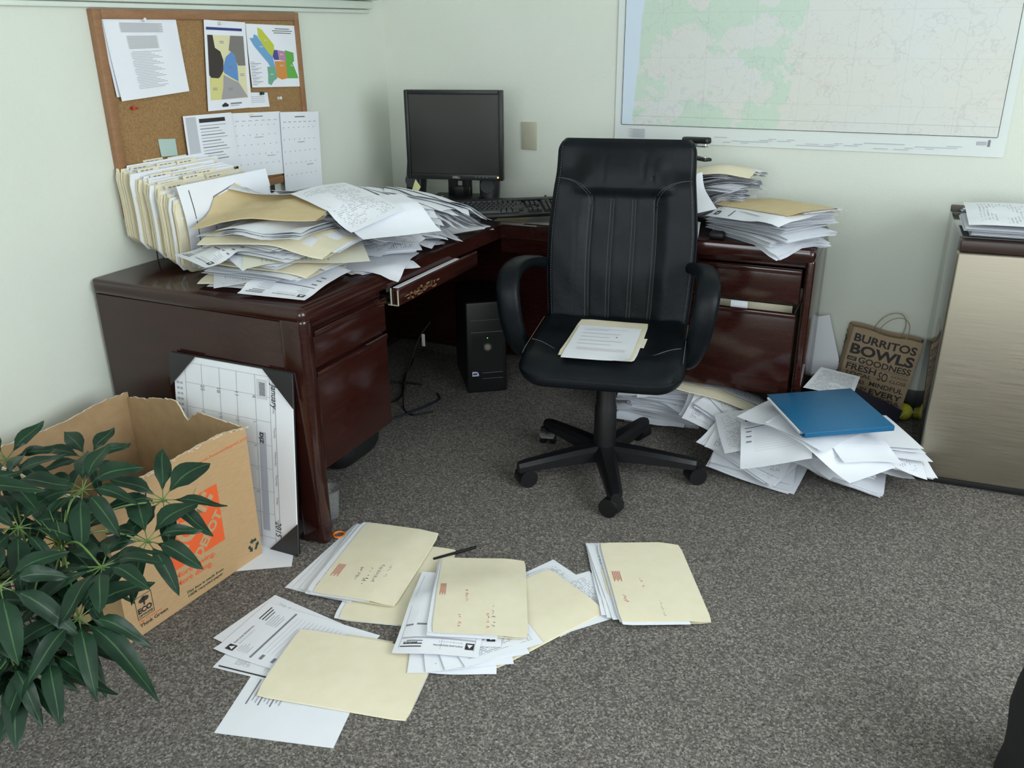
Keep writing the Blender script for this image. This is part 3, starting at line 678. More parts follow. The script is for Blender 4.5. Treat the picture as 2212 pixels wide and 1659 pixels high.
# right-hand pedestal: hollow, so that the file drawer can stand open
ped = MB(); ped.box((-.705, 3.09, .215), (-.69, 3.46, .702), MAHOG).box((-.705, 3.445, .215), (-.31, 3.46, .702), MAHOG).box((-.705, 3.09, .215), (-.31, 3.445, .228), MAHOG).box((-.70, 3.10, .672), (-.31, 3.44, .70), MAHOG)
dpart(ped, 'pedestal')
drawer((-.702, 3.068, .545), (-.318, 3.088, .668), ((-.702, 3.060, .652), (-.318, 3.086, .670)), 'drawer')
fd = drawer((-.702, 3.030, .212), (-.318, 3.050, .520), ((-.702, 3.024, .506), (-.318, 3.048, .522)), 'file_drawer')
sub(MB().box((-.690, 3.05, .23), (-.684, 3.43, .50), BEIGEPL).box((-.336, 3.05, .23), (-.330, 3.43, .50), BEIGEPL).box((-.69, 3.05, .23), (-.33, 3.43, .236), BEIGEPL).box((-.69, 3.42, .23), (-.33, 3.43, .512), BEIGEPL), 'drawer_box', fd)
dpart(MB().box((-.309, 3.056, 0), (DXR, DYB-.012, .712), MAHOG, .012, 3), 'end_panel')
# things left in the open file drawer
tag(MB().box((-.68, 3.14, .238), (-.345, 3.144, .519), MANILA, .001).build('file_folder', origin=(-.51, 3.14, .238)), 'buff folder standing inside the open file drawer under the tan envelopes', 'folder')
tag(MB().box((-.555, 3.085, .30), (-.495, 3.088, .534), WHITE).build('paper_slip', origin=(-.52, 3.085, .30)), 'white paper slip poking out of the open file drawer', 'paper')

# ------------------------------------------------------------------ office chair (local -y is its front)
ch = thing('office_chair', 'black leather high-back office chair standing on the carpet between the desk runs', 'office chair', (-.86, 2.61, 0), radians(11.8))
def frame_from(o, ex, ey, ez):
    o, ex, ey, ez = map(V3, (o, ex, ey, ez)); return lambda s, t, d: o+ex*s+ey*t+ez*d
def cushion(mb, a, b, rc, z0, z1, r, dish, mat, nc=10, nr=5):
    """rounded-rectangle pad, half sizes a x b, corner radius rc, edges rolled by r; dish(x, y) is added on top"""
    def ring(ins):
        R = max(rc-ins, .004); A, B_ = a-ins, b-ins; pts = []
        for q, (sx_, sy_) in enumerate(((1, 1), (-1, 1), (-1, -1), (1, -1))):
            for k in range(nc+1):
                th = pi/2*(q+k/nc); pts.append((sx_*(A-R)+R*cos(th), sy_*(B_-R)+R*sin(th)))
            nx_, ny_ = ((-1, 0), (0, -1), (1, 0), (0, 1))[q]; L = 2*((A-R) if q % 2 == 0 else (B_-R))
            x, y = pts[-1]
            for k in range(1, 8): pts.append((x+nx_*L*k/8, y+ny_*L*k/8))
        return pts
    rings = [(.9*min(a, b), z0, 0), (r, z0, 0)]
    for k in range(1, nr+1): th = pi/2*k/nr; rings.append((r*(1-sin(th)), z0+r*(1-cos(th)), 0))
    for k in range(nr+1): th = pi/2*k/nr; rings.append((r*(1-cos(th)), z1-r+r*sin(th), 1 if k > 1 else 0))
    for f in (.25, .4, .55, .7, .82, .93): rings.append((f*min(a, b)+r*(1-f), z1, 1))
    vs = []; n = None
    for ins, z, d in rings:
        p = ring(ins); n = len(p); vs += [(x, y, z+(dish(x, y) if d else dish(x, y)*.4)) for x, y in p]
    fs = []
    for i in range(len(rings)-1):
        for k in range(n): fs.append((i*n+k, i*n+(k+1) % n, (i+1)*n+(k+1) % n, (i+1)*n+k))
    fs += [tuple(range(n))[::-1], tuple((len(rings)-1)*n+k for k in range(n))]
    mb.add(vs, fs, mat)
def sdish(x, y):
    z = -.016*max(0, 1-(x/.21)**2)*max(0, 1-((y-.03)/.21)**2)
    if y < -.13: z -= .050*((-.13-y)/.14)**2
    return z+.012*max(0, (abs(x)-.16)/.1)
mb = MB(); cushion(mb, .262, .268, .085, .415, .492, .042, sdish, LEATHER)
for s in (-1, 1):
    pts = [(s*(.255-.10*k/8), -.075-.045*k/8+.012*sin(pi*k/8), .4935+sdish(s*(.255-.10*k/8), -.09)-.001*k/8) for k in range(1, 9)]
    mb.tube(pts, .0011, STITCH, 5)
    edge = [(s*.2535, -.175+.37*k/12, .4835+sdish(s*.2535, -.175+.37*k/12)) for k in range(13)]; mb.tube(edge, .0012, STITCH, 5)
mb.build('seat', ch)
# backrest: front sheet as a function of s (across, -1..1) and t (up, 0..1)
BO, BU = V3((0, .250, .455)), V3((0, .102, .645)); BN = np.cross(BU, V3((1, 0, 0))); BN = -BN/np.linalg.norm(BN)
if BN[1] > 0: BN = -BN
def bhw(t): return .250+.014*sin(pi*min(t/.8, 1)) - .012*max(0, t-.5)/.5-.02*max(0, (t-.93)/.07)**2
sm = lambda x: max(0., min(1., x))**2*(3-2*max(0., min(1., x)))
def bdep(s, t):
    d = .016*sm((abs(s)-.42)/.22)*sm((.86-t)/.12) if abs(s) > .42 else 0     # side bolsters
    pil = sm((t-.705)/.035)*sm((1.02-t)/.22)*sm((.78-abs(s))/.36); d += .020*pil   # head pillow
    d += .014*sin(pi*sm(t/.62))*(1-s*s)                                      # lumbar
    for q in (-.44, -.15, .15, .44):
        if t < .72: d -= .0045*max(0, 1-abs(s-q)/.03)
    d -= .020*max(0, (abs(s)-.93)/.07)**2+.022*max(0, (t-.95)/.05)**2+.02*max(0, (.05-t)/.05)**2
    d += .0008*sin(11*s+9*t)*sin(17*t+5*s)                                    # creases
    if .78 < t < .93: d -= .0045*sm((.93-t)/.06)*(max(0, 1-abs(s-.26-.1*(t-.8))/.04)+max(0, 1-abs(s-.40-.2*(t-.8))/.035)+.6*max(0, 1-abs(s+.3)/.04))
    return d
def bpt(s, t, lift=0.): return BO+BU*t+V3((1, 0, 0))*s*bhw(t)+BN*(bdep(s, t)+lift)
ns, nt_ = 61, 61
F = np.array([[bpt(-1+2*i/(ns-1), j/(nt_-1)) for j in range(nt_)] for i in range(ns)])
Bk = np.array([[BO+BU*(.02+.96*j/(nt_-1))+V3((1, 0, 0))*(-1+2*i/(ns-1))*(bhw(j/(nt_-1))-.012)-BN*(.052+.012*sin(pi*i/(ns-1))) for j in range(nt_)] for i in range(ns)])
mb = MB(); mb.grid((F, Bk), LEATHER)
def seam(path):
    """two rows of stitches beside a seam"""
    for dx in (-.022, .022):
        for k in range(len(path)-1):
            (s0, t0), (s1, t1) = path[k], path[k+1]
            mb.tube([bpt(s0+dx, t0, .0008), bpt(s0+dx+(s1-s0)*.72, t0+(t1-t0)*.72, .0008)], .0009, STITCH, 4)
for q in (-.15, .15): seam([(q, .03+.66*k/60) for k in range(61)])
for sg in (-1, 1):
    seam([(sg*.44, .03+.62*k/56) for k in range(57)])
    seam([(sg*(.44+.50*(1-cos(pi/2*k/22))), .655+.135*sin(pi/2*k/22)) for k in range(23)])
    mb.tube([bpt(sg*.985, .02+.96*k/30, .001) for k in range(31)], .0022, LEATHER, 6)
    for k in range(70): mb.tube([bpt(sg*.93, .03+.93*k/70, .001), bpt(sg*.93, .03+.93*(k+.6)/70, .001)], .0008, STITCH, 4)
mb.build('backrest', ch, ang=50)
def strap(mb, path, wid, thk, mat, n=14):
    """padded strip of oblong section swept along path; wid is along local x-ish side"""
    P = [V3(p) for p in path]; N = len(P); vs = []
    for i in range(N):
        d = P[min(i+1, N-1)]-P[max(i-1, 0)]; d /= np.linalg.norm(d); sx_ = V3((1, 0, 0)); sx_ = sx_-d*(sx_@d); sx_ /= np.linalg.norm(sx_); up = np.cross(sx_, d)
        for k in range(n):
            a = 2*pi*k/n; c, s_ = cos(a), sin(a); c = abs(c)**.7*(1 if c > 0 else -1); s_ = abs(s_)**.7*(1 if s_ > 0 else -1)
            vs.append(P[i]+sx_*c*wid[i]/2+up*s_*thk[i]/2)
    fs = [(i*n+k, i*n+(k+1) % n, (i+1)*n+(k+1) % n, (i+1)*n+k) for i in range(N-1) for k in range(n)]
    fs += [tuple(range(n))[::-1], tuple((N-1)*n+k for k in range(n))]; mb.add(vs, fs, mat)
def spline(pts, m=6):
    P = [V3(p) for p in pts]; P = [2*P[0]-P[1]]+P+[2*P[-1]-P[-2]]; out = []
    for i in range(1, len(P)-2):
        for k in range(m):
            t_ = k/m; out.append(.5*((2*P[i])+(-P[i-1]+P[i+1])*t_+(2*P[i-1]-5*P[i]+4*P[i+1]-P[i+2])*t_**2+(-P[i-1]+3*P[i]-3*P[i+1]+P[i+2])*t_**3))
    out.append(P[-2]); return out
for s in (-1, .885):
    path = spline([(s*.268, .315, .655), (s*.300, .26, .680), (s*.335, .17, .692), (s*.352, .09, .678), (s*.352, .045, .640), (s*.345, .03, .585), (s*.335, .03, .52), (s*.315, .04, .45), (s*.285, .06, .405), (s*.245, .09, .392)], 5)
    N = len(path); w_ = [.056+.026*sin(pi*i/(N-1)) for i in range(N)]; t_ = [.036+.012*sin(pi*i/(N-1)) for i in range(N)]
    mb = MB(); strap(mb, path, w_, t_, LEATHER); mb.build('armrest', ch, ang=60)
mb = MB(); mb.lathe([(.036, .06), (.039, .10), (.038, .25), (.034, .265), (.033, .39)], BLACKPL, 24)
mb.box((-.08, -.10, .365), (.08, .10, .397), BLACKMATT, .01); mb.build('gas_column', ch)
mb = MB(); mb.box((-.03, .09, .37), (.03, .30, .392), BLACKMATT, .006); mb.box((-.03, .27, .375), (.03, .315, .60), BLACKMATT, .008); mb.build('back_bracket', ch)
mb = MB(); mb.lathe([(.052, .055), (.056, .075), (.050, .100), (.036, .108)], BLACKPL, 24); mb.build('hub', ch)
for k in range(5):
    a = radians(7.9-11.8+72*k); d = V3((cos(a), sin(a), 0)); q = V3((-sin(a), cos(a), 0)); mb = MB()
    P = []
    for r_, w_, zt, zb in ((.035, .034, .110, .058), (.12, .031, .106, .060), (.22, .027, .098, .060), (.295, .024, .091, .058), (.320, .016, .086, .056)):
        P.append([d*r_+q*w_*x+V3((0, 0, z)) for x, z in ((-1, zb), (-1, zt-.012), (-.55, zt), (.55, zt), (1, zt-.012), (1, zb))])
    vs = [p for row in P for p in row]; n = 6
    mb.add(vs, [(i*n+j, i*n+(j+1) % n, (i+1)*n+(j+1) % n, (i+1)*n+j) for i in range(4) for j in range(n)]+[tuple(range(6))[::-1], tuple(24+j for j in range(6))], BLACKPL)
    arm_o = mb.build('base_leg', ch, ang=30)
    mb = MB(); c = d*.305; sw = a+.5+.9*k; f = V3((cos(sw), sin(sw), 0)); g = V3((-sin(sw), cos(sw), 0)); c2 = c+f*.014
    for s in (-1, 1): mb.cyl(c2+g*(.009*s)+V3((0, 0, .0320)), c2+g*(.028*s)+V3((0, 0, .0320)), .0318, BLACKPL, n=22)
    mb.cyl(c+V3((0, 0, .03)), c+V3((0, 0, .072)), .010, BLACKPL, n=12)
    hood = [c2+V3((0, 0, .0265))+.0345*(cos(th)*f+V3((0, 0, sin(th)))) for th in np.linspace(radians(10), radians(190), 9)]
    mb.add([p+g*x for p in hood for x in (-.024, .024)]+[c2+V3((0, 0, .0265))+g*x for x in (-.024, .024)], [(2*i, 2*i+1, 2*i+3, 2*i+2) for i in range(8)], BLACKPL)
    mb.build('caster', ch)
# what lies on the seat
yaw = radians(11.8); ca, sa = cos(yaw), sin(yaw)
def chl(x, y): return (-.86+x*ca-y*sa, 2.61+x*sa+y*ca)
def seat_h(X, Y):
    dx, dy = X+.86, Y-2.61; lx = dx*ca+dy*sa; ly = -dx*sa+dy*ca
    z = np.vectorize(lambda x, y: .492+sdish(x, y) if abs(x) < .25 and abs(y) < .26 else .40)(lx, ly); return z
GS = Ground(-1.25, 2.2, -.45, 3.0, seat_h, .01)
rng = random.Random(11)
cx, cy = chl(-.010, .005)
drop_folder(GS, cx, cy, 9, .003, 2, rng, 'manila folder lying on the office chair seat under a printed sheet', it=30, stick=.002, nu=7, nv=9)
def pr_letter(mb, s):
    for k in range(5): s.rect(mb, .12, .86-k*.11, .5+.35*((k*3) % 5)/5, .868-k*.11, INKLIGHT, 4)
    s.rect(mb, .18, .90, .80, .905, INKLIGHT, 3); s.rect(mb, .66, .66, .685, .685, INKRED, 1)
    for k in range(3): s.rect(mb, .15, .30-.03*k, .88, .306-.03*k, colr('rose', (.62, .45, .48)), 4)
cx, cy = chl(-.012, -.040)
drop_sheet(GS, cx, cy, 10, .216, .330, WHITE, 'printed white sheet with a red dot on the office chair seat', it=30, print_=pr_letter, curl=lift_corner(1, .012, .3))

# ------------------------------------------------------------------ computer tower under the desk corner
tw = thing('computer_tower', 'black desktop computer tower with round silver button under the desk corner', 'computer', (-1.557, 3.0925, 0), math.atan2(.101, .140))
mb = MB(); mb.box((-.086, .012, .006), (.086, .335, .402), BLACKPL, .006)
for x in (-.06, .06):
    for y in (.05, .28): mb.cyl((x, y, 0), (x, y, .008), .012, BLACKMATT, n=12)
mb.build('case', tw)
mb = MB(); mb.box((-.0865, -.008, .002), (.0865, .014, .407), BLACKPL, .009, 3)
for k in range(22): mb.box((-.062, -.0092, .098+.0075*k), (.066, -.0078, .1005+.0075*k), BLACKMATT)
for k in range(26): mb.box((-.062+.005*k, -.0092, .098), (-.0602+.005*k, -.0078, .262), BLACKMATT)
mb.box((-.066, -.0095, .275), (.070, -.0078, .2765), INKGREY).box((-.066, -.0095, .328), (.070, -.0078, .3288), INKGREY)
mb.box((-.020, -.0095, .092), (.068, -.0078, .0935), INKGREY).box((-.020, -.0095, .066), (.068, -.0078, .067), INKGREY)
mb.cyl((.004, -.0095, .249), (.004, -.0078, .249), .0022, LEDG, n=8); mb.build('front_bezel', tw)
mb = MB(); mb.cyl((.004, -.014, .210), (.004, -.008, .210), .018, CHROME, .020, 24); mb.cyl((.004, -.0145, .210), (.004, -.0138, .210), .012, METAL, n=20); mb.build('power_button', tw)
mb = MB(); mb.flat([(-.064, .080), (-.036, .080), (-.036, .088), (-.040, .097), (-.047, .1005), (-.064, .1005)], (0, -.0085, 0), (1, 0, 0), (0, 0, 1), colr('sticker', (.62, .66, .80)), .001); mb.rect(-.061, .086, -.043, .094, (0, -.0096, 0), (1, 0, 0), (0, 0, 1), INKBLUE); mb.build('sticker', tw)
# cables
def cable(pts, r, label, mat=BLACKMATT, name='cable'): return tag(MB().tube(spline(pts, 6), r, mat, 8).build(name, origin=pts[0]), label, 'cable')
cable([(-2.05, 3.30, .006), (-1.95, 3.05, .006), (-1.86, 2.86, .006), (-1.95, 2.70, .006), (-2.08, 2.78, .006), (-2.0, 2.98, .012), (-1.85, 3.04, .008)], .004, 'black cable looped on the carpet beneath the pencil drawer')
cable([(-1.80, 3.05, .30), (-1.82, 2.98, .24), (-1.84, 2.90, .10), (-1.80, 2.80, .008), (-1.72, 2.74, .006), (-1.66, 2.80, .006)], .0035, 'thin grey-black cable dangling beside the computer tower')
cable([(-2.1, 2.55, .006), (-1.98, 2.62, .006), (-1.86, 2.58, .006), (-1.78, 2.66, .006), (-1.70, 2.90, .006), (-1.74, 2.98, .006)], .004, 'bluish-black cable running along the carpet towards the tower', NAVY)
tag(MB().box((-1.815, 2.995, .205), (-1.800, 3.0, .26), WHITEPR, .002).build('cable_tag', origin=(-1.81, 3, .22)), 'small white tag on the cable beside the computer tower', 'tag')
# waste bin beneath the left pedestal, plastic cup and rubber ring at the desk leg
mb = MB(); b0 = bmesh.new(); bmesh.ops.create_cube(b0, size=1)
for v_ in b0.verts: v_.co = Vector((-1.80+v_.co.x*.29, 2.315+v_.co.y*.27, .112+v_.co.z*.222))
bmesh.ops.bevel(b0, geom=b0.edges[:], offset=.075, segments=6, affect='EDGES', profile=.5); mb.bm(b0, BLACKMATT)
tag(mb.build('waste_bin', origin=(-1.80, 2.315, 0)), 'black rounded plastic bin tucked beneath the drawers of the desk end', 'bin')
mb = MB(); mb.lathe([(.026, 0), (.027, .003), (.036, .100), (.038, .104), (.0365, .104), (.034, .100), (.0255, .004)], CLEAR, 28)
tag(mb.build('plastic_cup', loc=(-1.558, 1.955, 0)), 'clear plastic cup on the carpet behind the desk leg', 'cup')
mb = MB(); mb.tube([(.017*cos(2*pi*k/28), .017*sin(2*pi*k/28), .004) for k in range(28)], .0032, RUBBER, 8, True)
tag(mb.build('rubber_ring', loc=(-1.467, 1.872, 0)), 'small orange rubber ring on the carpet at the foot of the desk leg', 'ring')

# ------------------------------------------------------------------ on the desk corner
MY = radians(12)
mo = thing('computer_monitor', 'black flat-panel monitor standing in the desk corner', 'monitor', (-1.775, 3.27, .757), MY)
MW, MH, zc = .4155, .358, .278
mb = MB(); w2, h2 = MW/2, MH/2; bz_ = .017
for lo, hi in (((-w2, -.012, zc-h2), (-w2+bz_, .02, zc+h2)), ((w2-bz_, -.012, zc-h2), (w2, .02, zc+h2)), ((-w2+bz_, -.012, zc+h2-bz_), (w2-bz_, .02, zc+h2)), ((-w2+bz_, -.012, zc-h2), (w2-bz_, .02, zc-h2+.024))): mb.box(lo, hi, BLACKPL, .003)
mb.text('DELL', (.008, -.0125, zc-h2+.007), (1, 0, 0), (0, 0, 1), .0085, METAL, w=.032, al='C', bold=.03)
for k in range(4): mb.box((.090+.016*k, -.0128, zc-h2+.012), (.093+.016*k, -.0118, zc-h2+.014), METAL)
mb.cyl((.187, -.0135, zc-h2+.014), (.187, -.0118, zc-h2+.014), .0032, LEDA, n=12); mb.build('bezel', mo)
MB().box((-w2+bz_, -.004, zc-h2+.024), (w2-bz_, .004, zc+h2-bz_), SCREEN).build('screen', mo)
MB().box((-w2+.01, .018, zc-h2+.01), (w2-.01, .055, zc+h2-.01), BLACKMATT, .012).build('back_shell', mo)
mb = MB(); mb.box((-.050, .05, .02), (-.012, .085, zc), BLACKPL, .006).box((.012, .05, .02), (.050, .085, zc), BLACKPL, .006).box((-.050, .05, .085), (.050, .085, zc), BLACKPL, .004).box((-.050, .05, .02), (.050, .085, .062), BLACKPL, .004); mb.build('stand', mo)
MB().box((-.12, -.07, 0), (.12, .13, .022), BLACKPL, .010, 3).build('stand_base', mo)
def speaker(loc, rz, lb):
    t_ = thing('desk_speaker', lb, 'speaker', loc, rz, 'desktop speakers either side of the monitor')
    P = spline([(0, 0, .012), (0, .004, .06), (0, .012, .12), (0, .022, .20)], 6); N = len(P)
    mb = MB(); strap(mb, P, [.075+.012*sin(pi*i/(N-1)) for i in range(N)], [.085-.02*i/(N-1) for i in range(N)], BLACKPL, 20); mb.build('body', t_, ang=60)
    mb = MB(); mb.lathe([(.0, 0), (.022, .0), (.028, .004), (.030, .007)], new_or('cone_grey', (.05, .055, .065)), 24); o = mb.build('cone', t_, (0, -.040, .085)); o.rotation_euler[0] = radians(82)
    mb = MB(); mb.lathe([(.055, 0), (.057, .006), (.048, .014), (.03, .018)], BLACKPL, 28); mb.build('foot', t_)
def new_or(n, c): return colr(n, c)
speaker((-2.035, 3.38, .752), radians(6), 'black desktop speaker half hidden behind the monitor on its corkboard side')
speaker((-1.665, 3.37, .752), radians(14), 'black desktop speaker behind the monitor on the side of the wall outlet plate')
cable([(-1.80, 3.25, .80), (-1.79, 3.22, .775), (-1.84, 3.12, .775), (-1.90, 3.0, .80)], .003, 'thin black monitor cable curling beneath the screen')
cable([(-1.62, 3.40, .775), (-1.68, 3.30, .792), (-1.60, 3.22, .79), (-1.50, 3.26, .785), (-1.42, 3.33, .79), (-1.36, 3.30, .775)], .0025, 'thin black mouse cable crossing behind the keyboard')
GD = Ground(-2.4, 1.55, -1.15, 3.60, lambda X, Y: np.where((X > -2.268) & (Y < 3.47) & ((X < DXF-.006) & (Y > DY0+.006) | (Y > DY1+.006)), .7505, .60), .0065)

# ------------------------------------------------------------------ papers, keyboard and mouse on the desk corner
LT, LG = (.216, .279), (.216, .356)
rng = random.Random(5)
def under(cx, cy, deg, sz, mat, lab, **k): return drop_sheet(GD, cx, cy, deg, *sz, mat, lab, **k)
under(-1.40, 3.215, 3, LT, TAN, 'buff card sheet under the front edge of the keyboard nearest the desk corner')
under(-1.25, 3.17, 4, (.26, .20), noisy('grey_mat', (.40, .385, .35), (.43, .41, .375), 9, .7), 'greyish mat under the mouse beside the office chair back', cat='mat', name='mouse_mat')
under(-1.62, 2.93, 62, LT, WHITE, 'white sheet sliding out beneath the keyboard towards the inner desk edge')
for k, (x, y, d, m_) in enumerate(((-1.92, 3.22, 20, WHITE), (-1.70, 3.22, -15, TEXTL), (-1.98, 3.08, 48, TEXTL), (-1.55, 3.28, 70, WHITE), (-2.06, 2.95, 15, TEXTP), (-1.88, 3.02, -30, WHITE))):
    under(x, y, d, LT, m_, 'loose white sheet lying around the monitor foot on the desk corner', group='sheets around the monitor foot')
mo.location.z = .755+.012; 
kb = thing('keyboard', 'black computer keyboard tilted on papers in front of the monitor', 'keyboard', (-1.593, 2.882, .778), radians(34)); kb.rotation_euler = (radians(10), 0, radians(34))
mb = MB(); mb.box((0, 0, 0), (.452, .165, .016), BLACKPL, .006).box((.01, .135, .014), (.44, .163, .024), BLACKPL, .004); mb.build('case', kb)
MB().box((.02, .140, -.020), (.05, .155, .002), BLACKPL, .002).box((.40, .140, -.020), (.43, .155, .002), BLACKPL, .002).build('foot', kb)
mb = MB()
def key(x, y, w, d): 
    z = .0165; mb.add([(x, y, z), (x+w, y, z), (x+w, y+d, z), (x, y+d, z), (x+.002, y+.003, z+.009), (x+w-.002, y+.003, z+.009), (x+w-.002, y+d-.0015, z+.0095), (x+.002, y+d-.0015, z+.0095)], [(0, 1, 5, 4), (1, 2, 6, 5), (2, 3, 7, 6), (3, 0, 4, 7), (4, 5, 6, 7)], KEYCAP)
U = .0188
for r in range(5):
    y = .020+r*.0192; x = .012; wid = [(1.5, 1.2, 1.2, 6., 1.2, 1.2, 1.5), (2.2,)+(1,)*10+(2.6,), (1.8,)+(1,)*11+(2.2,), (1.5,)+(1,)*13+(.5,), (1,)*13+(2,)][r]
    for w in wid: key(x, y, w*U-.0015, .0175); x += w*U
    for q in range(3):
        if r in (0, 3, 4) or (r == 1 and q == 1): key(.304+q*U, y, U-.0015, .0175)
    for q in range(4): key(.370+q*.0186, y, .0170, .0175)
for q in range(13): key(.012+q*.0209, .124, .0165, .012)
mb.build('keys', kb, ang=20)
ms = thing('computer_mouse', 'black computer mouse at the far end of the keyboard', 'mouse', (-1.352, 3.235, .790), radians(20))
mb = MB(); n = 16; vs = []
for i in range(9):
    th = pi/2*i/8
    for k in range(n):
        a = 2*pi*k/n; vs.append((.033*cos(a)*cos(th)**.7*(1-.12*sin(a)), .057*sin(a)*cos(th)**.7, .036*sin(th)*(1-.12*sin(a))))
fs = [(i*n+k, i*n+(k+1) % n, (i+1)*n+(k+1) % n, (i+1)*n+k) for i in range(8) for k in range(n)]+[tuple(range(n))[::-1], tuple(8*n+k for k in range(n))]
mb.add(vs, fs, BLACKPL); mb.build('shell', ms); mb = MB(); mb.cyl((-.004, .035, .030), (.004, .035, .030), .008, BLACKMATT, n=14); mb.build('scroll_wheel', ms)
# sticky note folded up under the monitor
mb = MB(); P = np.array([[(-1.925+.035*i/5+.02*j/5, 3.14-.02*i/5+.02*(j/5)**2, .790+.085*j/5*(1-.3*i/5)) for j in range(6)] for i in range(6)]); mb.grid((P, P+np.array([0, .0006, 0])), YELLOWN)
tag(mb.build('sticky_note', origin=(-1.90, 3.13, .79)), 'yellow sticky note curling up beneath the screen beside the monitor foot', 'note')
mb = MB(); mb.box((-1.80, 3.06, .806), (-1.797, 3.20, .809), colr('pencil', (.45, .36, .18))); tag(mb.build('pencil', origin=(-1.80, 3.13, .806)), 'thin wooden pencil lying behind the keyboard below the screen', 'pencil')

# ------------------------------------------------------------------ row of upright folders in a wire rack under the corkboard
rk = thing('wire_file_rack', 'black wire rack holding the upright folder row under the corkboard', 'file rack', (-2.15, 2.15, .75))
WB = lambda *p: tuple(p)
mb = MB()
for y in (-.10, .12): mb.tube([(-.108, y, .064), (.125, y, .012)], .0022, BLACKMATT, 6)
mb.build('base_wire', rk)
for x, y in ((-.085, -.098), (.11, -.10), (-.085, .12), (.11, .12)): MB().tube([(x, y, 0), (x, y, .058 if x < 0 else .016)], .0024, BLACKMATT, 6).build('leg', rk)
MB().box((.150, .215, .02), (.153, .235, .215), BLACKMATT).build('end_plate', rk)
rng = random.Random(21); NF = 20
FR = Ground(-2.3, 1.8, -1.8, 2.7, .75, .01)
for k in range(NF):
    f = k/(NF-1); x = -2.243+.215*f+rng.gauss(0, .001); th = .0085+rng.uniform(-.002, .002)
    zb = .750+.072*(1-f**1.3)+.004; h = .232+rng.uniform(-.004, .008)-.004*f; y0 = 1.962-.012*f+rng.gauss(0, .006); L = .375+.04*f*(1 if k % 3 else .8)
    lean = -.018*(1-f)+.0*f; bow = rng.uniform(.004, .010); nu, nv = 14, 9
    mats = [MANILA, WHITE]; 
    def leaf(dx, dz, l, hh, rr=.045, sk=0.):
        P = np.zeros((nu, nv, 3))
        for i in range(nu):
            for j in range(nv):
                u, v = i/(nu-1), j/(nv-1); z = v*hh; ins = 0.
                if z < rr: ins = rr-sqrt(max(0, rr*rr-(rr-z)**2))
                q = hh-z
                if q < .012: ins += .012-sqrt(max(0, .012**2-(.012-q)**2))
                yy = ins*.8+(l-ins*1.6)*u
                P[i, j] = (dx+lean*v+bow*sin(pi*v)*(1-.5*u)-.010*(1-u)**2*(1-v)*(1-f)+sk*u*v, yy, z+dz-.010*sin(pi*u)*(1-v))
        return P
    mb = MB(); A_ = leaf(-th/2, 0, L, h); mb.grid((A_, A_+np.array([.0016, 0, 0])), MANILA)
    B_ = leaf(th/2, 0, L, h-.012); mb.grid((B_, B_-np.array([.0016, 0, 0])), MANILA); C0 = leaf(0, .002, L*.97, h-.005); mb.grid((C0, C0-np.array([.0014, 0, 0])), MANILA)
    # tab with handwriting, one of three positions
    tp = (.04, .13, .23)[k % 3]; i0 = int(tp/L*(nu-1)); q = A_[i0:i0+4, -1]; tq = np.stack([q, q+np.array([-.001, 0, .011])], 1)
    mb.grid((tq, tq+np.array([.0006, 0, 0])), MANILA)
    for c_ in range(3):
        p = tq[0, 0]+np.array([.0012, .012+.018*c_, .003]); mb.add([p, p+V3((0, .012, 0)), p+V3((0, .012, .003)), p+V3((0, 0, .003))], [(0, 1, 2, 3)], INKGREY)
    lab = 'cream folder standing in the rack row under the corkboard'; g_ = 'upright folders in the wire rack'
    if k == NF-1: lab, g_ = 'frontmost upright folder of the rack row, beside the paper heap', None
    if k == 0: lab, g_ = 'upright folder of the rack row pressed against the wall', None
    o = mb.build('manila_folder', loc=(x, y0, zb)); tag(o, lab, 'folder', g_)
    mb = MB()
    for s in range(3):
        C_ = leaf(-th/2+th*(s+1)/4, .004+rng.uniform(-.002, .006), L*.93+rng.uniform(-.01, .02), h-.006+rng.uniform(-.012, .006), .03); C_[..., 1] += rng.uniform(.012, .024) if k % 6 else -.006
        mb.grid((C_, C_+np.array([.0012, 0, 0])), rng.choice([WHITE, WHITE, TEXTL]))
    mb.build('papers', o)
# bordered sheet standing before the row
def pr_curve(mb, s):
    s.rect(mb, .10, .05, .108, .93, INK, 4); s.poly(mb, [(.28, .40), (.33, .80), (.34, .80), (.295, .40)], INKGREY); s.poly(mb, [(.33, .80), (.60, .90), (.60, .885), (.34, .785)], INKGREY)
    for k in range(6): s.rect(mb, .36, .70-k*.09, .52+.05*(k % 3), .71-k*.09, INKLIGHT, 2)
P = np.array([[(-2.004+.012*sin(pi*v)-.02*v+.006*u, 1.972+.40*u, .775+.245*v) for v in np.linspace(0, 1, 10)] for u in np.linspace(0, 1, 12)])
mb = MB(); mb.grid((P, P-np.array([.0006, 0, 0])), WHITE); pr_curve(mb, Surf(P))
tag(mb.build('paper_sheet', origin=(-2.0, 2.17, .775)), 'white sheet with a thick bent line standing against the front of the folder row', 'paper')

